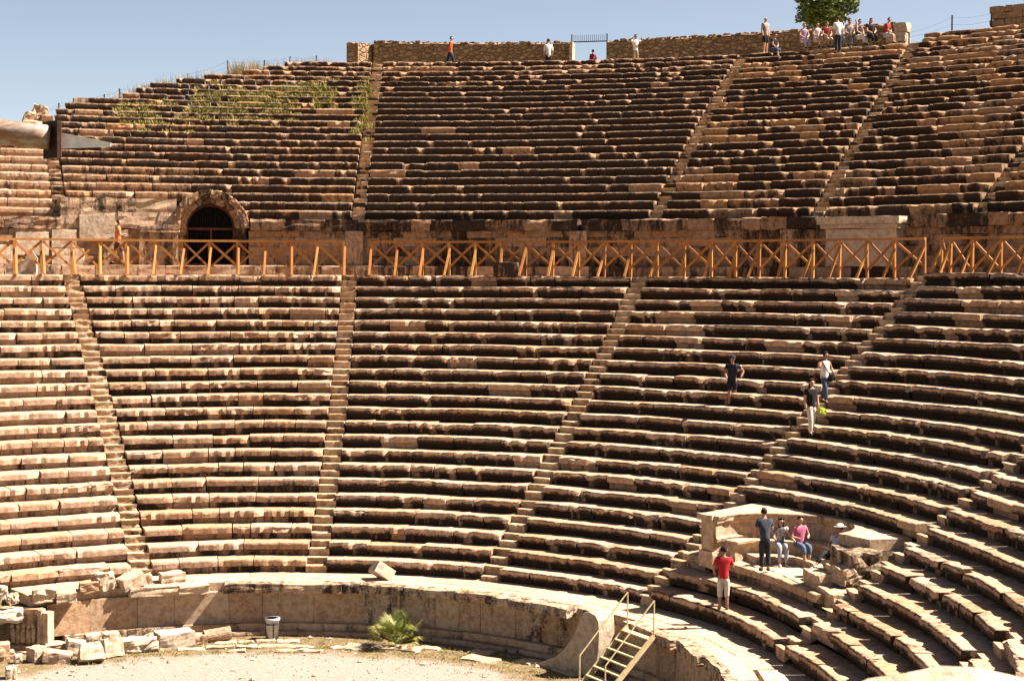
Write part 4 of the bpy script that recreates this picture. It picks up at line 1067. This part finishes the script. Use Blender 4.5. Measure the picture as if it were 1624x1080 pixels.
sitter(1404, 'seated person in a red shirt and pale shorts at the right end of the group', cloth((.36, .03, .03)), cloth((.40, .42, .40)), hair=(.16, .08, .05), sleeve=1.0, leg=.45, rz=.7, pk={'lean': .3})
person('person in a white shirt and dark jeans standing before the seated tourists with back turned', up_at(.6865, 23, .22), .2, 1.62, pose('stand', .05), WHITEC, cloth((.02, .03, .055)), hair=(.03, .02, .015), sleeve=1.0, group=G_)
person('tanned person with an arm raised to the head behind the seated tourists', pol(44.9, .6845, 19.55), FACE_CAM, 1.58, pose('stand', .1, arms={'L': ((-.24, .02, .05), (-.14, .05, .27)), 'R': ((.08, .05, -.28), (.1, .2, -.45))}), cloth((.5, .22, .15)), GREYC, hair=(.2, .09, .05), sleeve=0, group=G_)
person('person in an orange shirt and dark trousers walking along the gangway behind the railing', pol(29.42, -.147, 9.625), -pi/2+.1, 1.75, pose('walk', .06, arms={'L': ((-.04, .03, -.29), (-.02, .25, -.28)), 'R': ((.05, .06, -.28), (.05, .27, -.22))}), cloth((.80, .22, .07)), cloth((.16, .05, .035)), hair=(.10, .05, .03), sleeve=.6, leg=.5)
# on the rows
def rowfoot(px, py, k, right=False): return at(px, py, zrow(k, right))
person('person in a navy shirt shorts and cap stepping down a row with hand on hip', rowfoot(1161, 643, 12), FACE_CAM-.5, 1.62, pose('walk', .3, -.3, {'L': ((-.20, -.10, -.2), (-.12, .05, -.38)), 'R': ((.05, .1, -.28), (.0, .22, -.42))}, stride=.2), cloth((.015, .016, .035)), cloth((.014, .015, .028)), hat=((.03, .03, .055), 'cap'), leg=.5, shoe=(.02, .02, .02), skin=SKINT)
tD = st_c('D', 12.5); ps = at(1307, 640, zrow(12, True)+.15)
person('person in a white vest and blue jeans with a shoulder strap on the stair', ps, FACE_CAM+.3, 1.55, pose('walk', .05, -.4, {'L': ((-.16, -.04, -.22), (-.08, .14, -.36)), 'R': ((.2, .06, -.16), (.30, .16, -.02))}, stride=.13), WHITEC, JEAN, sleeve=0, skin=SKINT)
m = MB(); qv = ps+Vector((0, -.14, 1.12)); m.bar(qv+Vector((-.14, 0, .20)), qv+Vector((.14, -.02, -.26)), .045, .02); m.bar(qv+Vector((-.12, .26, .20)), qv+Vector((.15, .24, -.26)), .045, .02); m.block(ps+Vector((.19, -.02, .80)), (.12, .26, .22), None, 4, .3, .01, 1)
m.build('shoulder_bag', BLACK, None, label='dark shoulder bag on a strap across the white vest', cat='bag')
pw = at(1286, 690, zrow(10, True)+.20)
person('person in a black short sleeved top and white trousers descending the stair', pw, FACE_CAM+.1, 1.62, pose('walk', .0, .2, stride=.08), cloth((.012, .010, .012)), cloth((.66, .58, .52)), hair=(.05, .022, .018), longhair=True, sleeve=.6)
m = MB(); m.block(pw+Vector((.33, -.05, .72)), (.30, .12, .17), RZ(.4) @ Matrix.Rotation(.4, 3, 'Y'), 5, .45, .015, 4); m.tube([pw+Vector((.25, -.05, .78)), pw+Vector((.28, -.05, .95)), pw+Vector((.36, -.05, .8))], .012, 6)
m.build('handbag', cloth((.42, .50, .04)), None, label='yellow green handbag carried by the person in white trousers', cat='bag')
# at the seat of honour
zf = ZR3+.01
person('person in a slate blue shirt standing with back turned on the paved floor', at(1213, 905, zf), .1, 1.62, pose('stand', .12, -.2, {'L': ((-.07, .02, -.28), (-.06, .14, -.46)), 'R': ((.08, .08, -.27), (.02, .26, -.36))}), cloth((.055, .06, .085)), cloth((.028, .035, .045)), hair=(.02, .014, .012), shoe=(.12, .06, .03), sleeve=.7)
def on_seat(px, py): return at(px, py, ZR3+.56)
P = on_seat(1236, 862); sh = ZR3+.56-.46
person('person with dark hair seated on the curved bench behind the standing person', Vector((P.x, P.y-.02, sh)), FACE_CAM-.25, 1.5, pose('sit', .28, .5, {'R': ((.06, .08, -.26), (.05, .30, -.30)), 'L': ((-.10, .14, -.24), (-.16, .36, -.34))}, feet={'L': (-.1, .44, -.03), 'R': (.1, .44, -.03)}), cloth((.55, .52, .5), (.05, .04, .04)), cloth((.35, .38, .44)), hair=(.02, .014, .012), longhair=True, shoe=(.6, .58, .56))
P = on_seat(1267, 863)
person('person in a pink striped top and rolled jeans seated on the curved bench', Vector((P.x, P.y-.02, sh)), FACE_CAM+.05, 1.52, pose('sit', .05, .1, {'L': ((-.12, .02, -.26), (.03, .22, -.30)), 'R': ((.12, .02, -.26), (-.03, .22, -.30))}, feet={'L': (-.06, .46, -.03), 'R': (.08, .47, -.03)}), cloth((.62, .20, .32), (.45, .08, .14)), cloth((.10, .14, .22)), hair=(.025, .016, .012), leg=.78, shoe=(.65, .62, .6))
P = Vector((EC.x, EC.y, 0))+er*1.0+et*1.38
person('person in a white hat and black trousers reclining against the right end of the bench', Vector((P.x, P.y, sh)), 2.2, 1.6, pose('sit', -.35, .4, {'L': ((-.14, -.1, -.24), (-.06, .12, -.34)), 'R': ((.12, .0, -.26), (.0, .2, -.2))}, knees={'L': (-.12, .42, .72), 'R': (.10, .46, .62)}, feet={'L': (-.12, .62, .34), 'R': (.10, .78, .34)}), cloth((.52, .48, .56)), BLACK, hair=(.02, .015, .012), hat=((.72, .66, .52), 'brim'), shoe=(.7, .68, .66), skin=SKINT)
person('person in a red shirt and white knee length trousers standing on the first row', at(1147, 966, zrow(1, True)), -.15, 1.62, pose('stand', .02, .5, {'L': ((-.08, .02, -.27), (-.04, .12, -.44)), 'R': ((.09, .04, -.26), (.06, .26, -.30))}), cloth((.50, .02, .03)), cloth((.68, .62, .55)), hair=(.012, .009, .008), leg=.72, shoe=(.25, .14, .08), sleeve=.75, skin=SKINT)

# ------------------------------------------------------------------ light, sky, camera
TS, EL = 1.66, radians(52)
sd = Vector((sin(TS)*cos(EL), cos(TS)*cos(EL), sin(EL)))
sun = bpy.data.lights.new('sun', 'SUN'); sun.energy = 5.0; sun.angle = radians(.53); sun.color = (1, .90, .785)
so = bpy.data.objects.new('sun', sun); COL.objects.link(so); so.rotation_euler = sd.to_track_quat('Z', 'Y').to_euler()
W = bpy.data.worlds.new('World'); S.world = W; W.use_nodes = True; nt = W.node_tree
sky = nt.nodes.new('ShaderNodeTexSky'); sky.sky_type = 'NISHITA'; sky.sun_disc = False
sky.sun_elevation = EL; sky.sun_rotation = TS; sky.altitude = 300; sky.air_density = .5; sky.dust_density = 1.0; sky.ozone_density = 0.0
bg = nt.nodes['Background']; bg.inputs['Strength'].default_value = .05; nt.links.new(mixc(nt, 1.0, sky.outputs[0], (1.13, .95, .76), 'MULTIPLY'), bg.inputs['Color'])
cd = bpy.data.cameras.new('camera'); co = bpy.data.objects.new('camera', cd); COL.objects.link(co)
M = Matrix((_xv, _vv, -_zv)).transposed().to_4x4(); M.translation = CAM; co.matrix_world = M
cd.sensor_width = 36; cd.sensor_fit = 'HORIZONTAL'; cd.lens = FPX/1624*36; cd.clip_start = .1; cd.clip_end = 6000
cd.dof.use_dof = True; cd.dof.focus_distance = 58; cd.dof.aperture_fstop = 9
S.camera = co
S.view_settings.view_transform = 'Standard'; S.view_settings.look = 'None'; S.view_settings.gamma = 1; S.view_settings.exposure = 2.15
S.render.engine = 'CYCLES'; S.cycles.max_bounces = 6; S.cycles.diffuse_bounces = 2
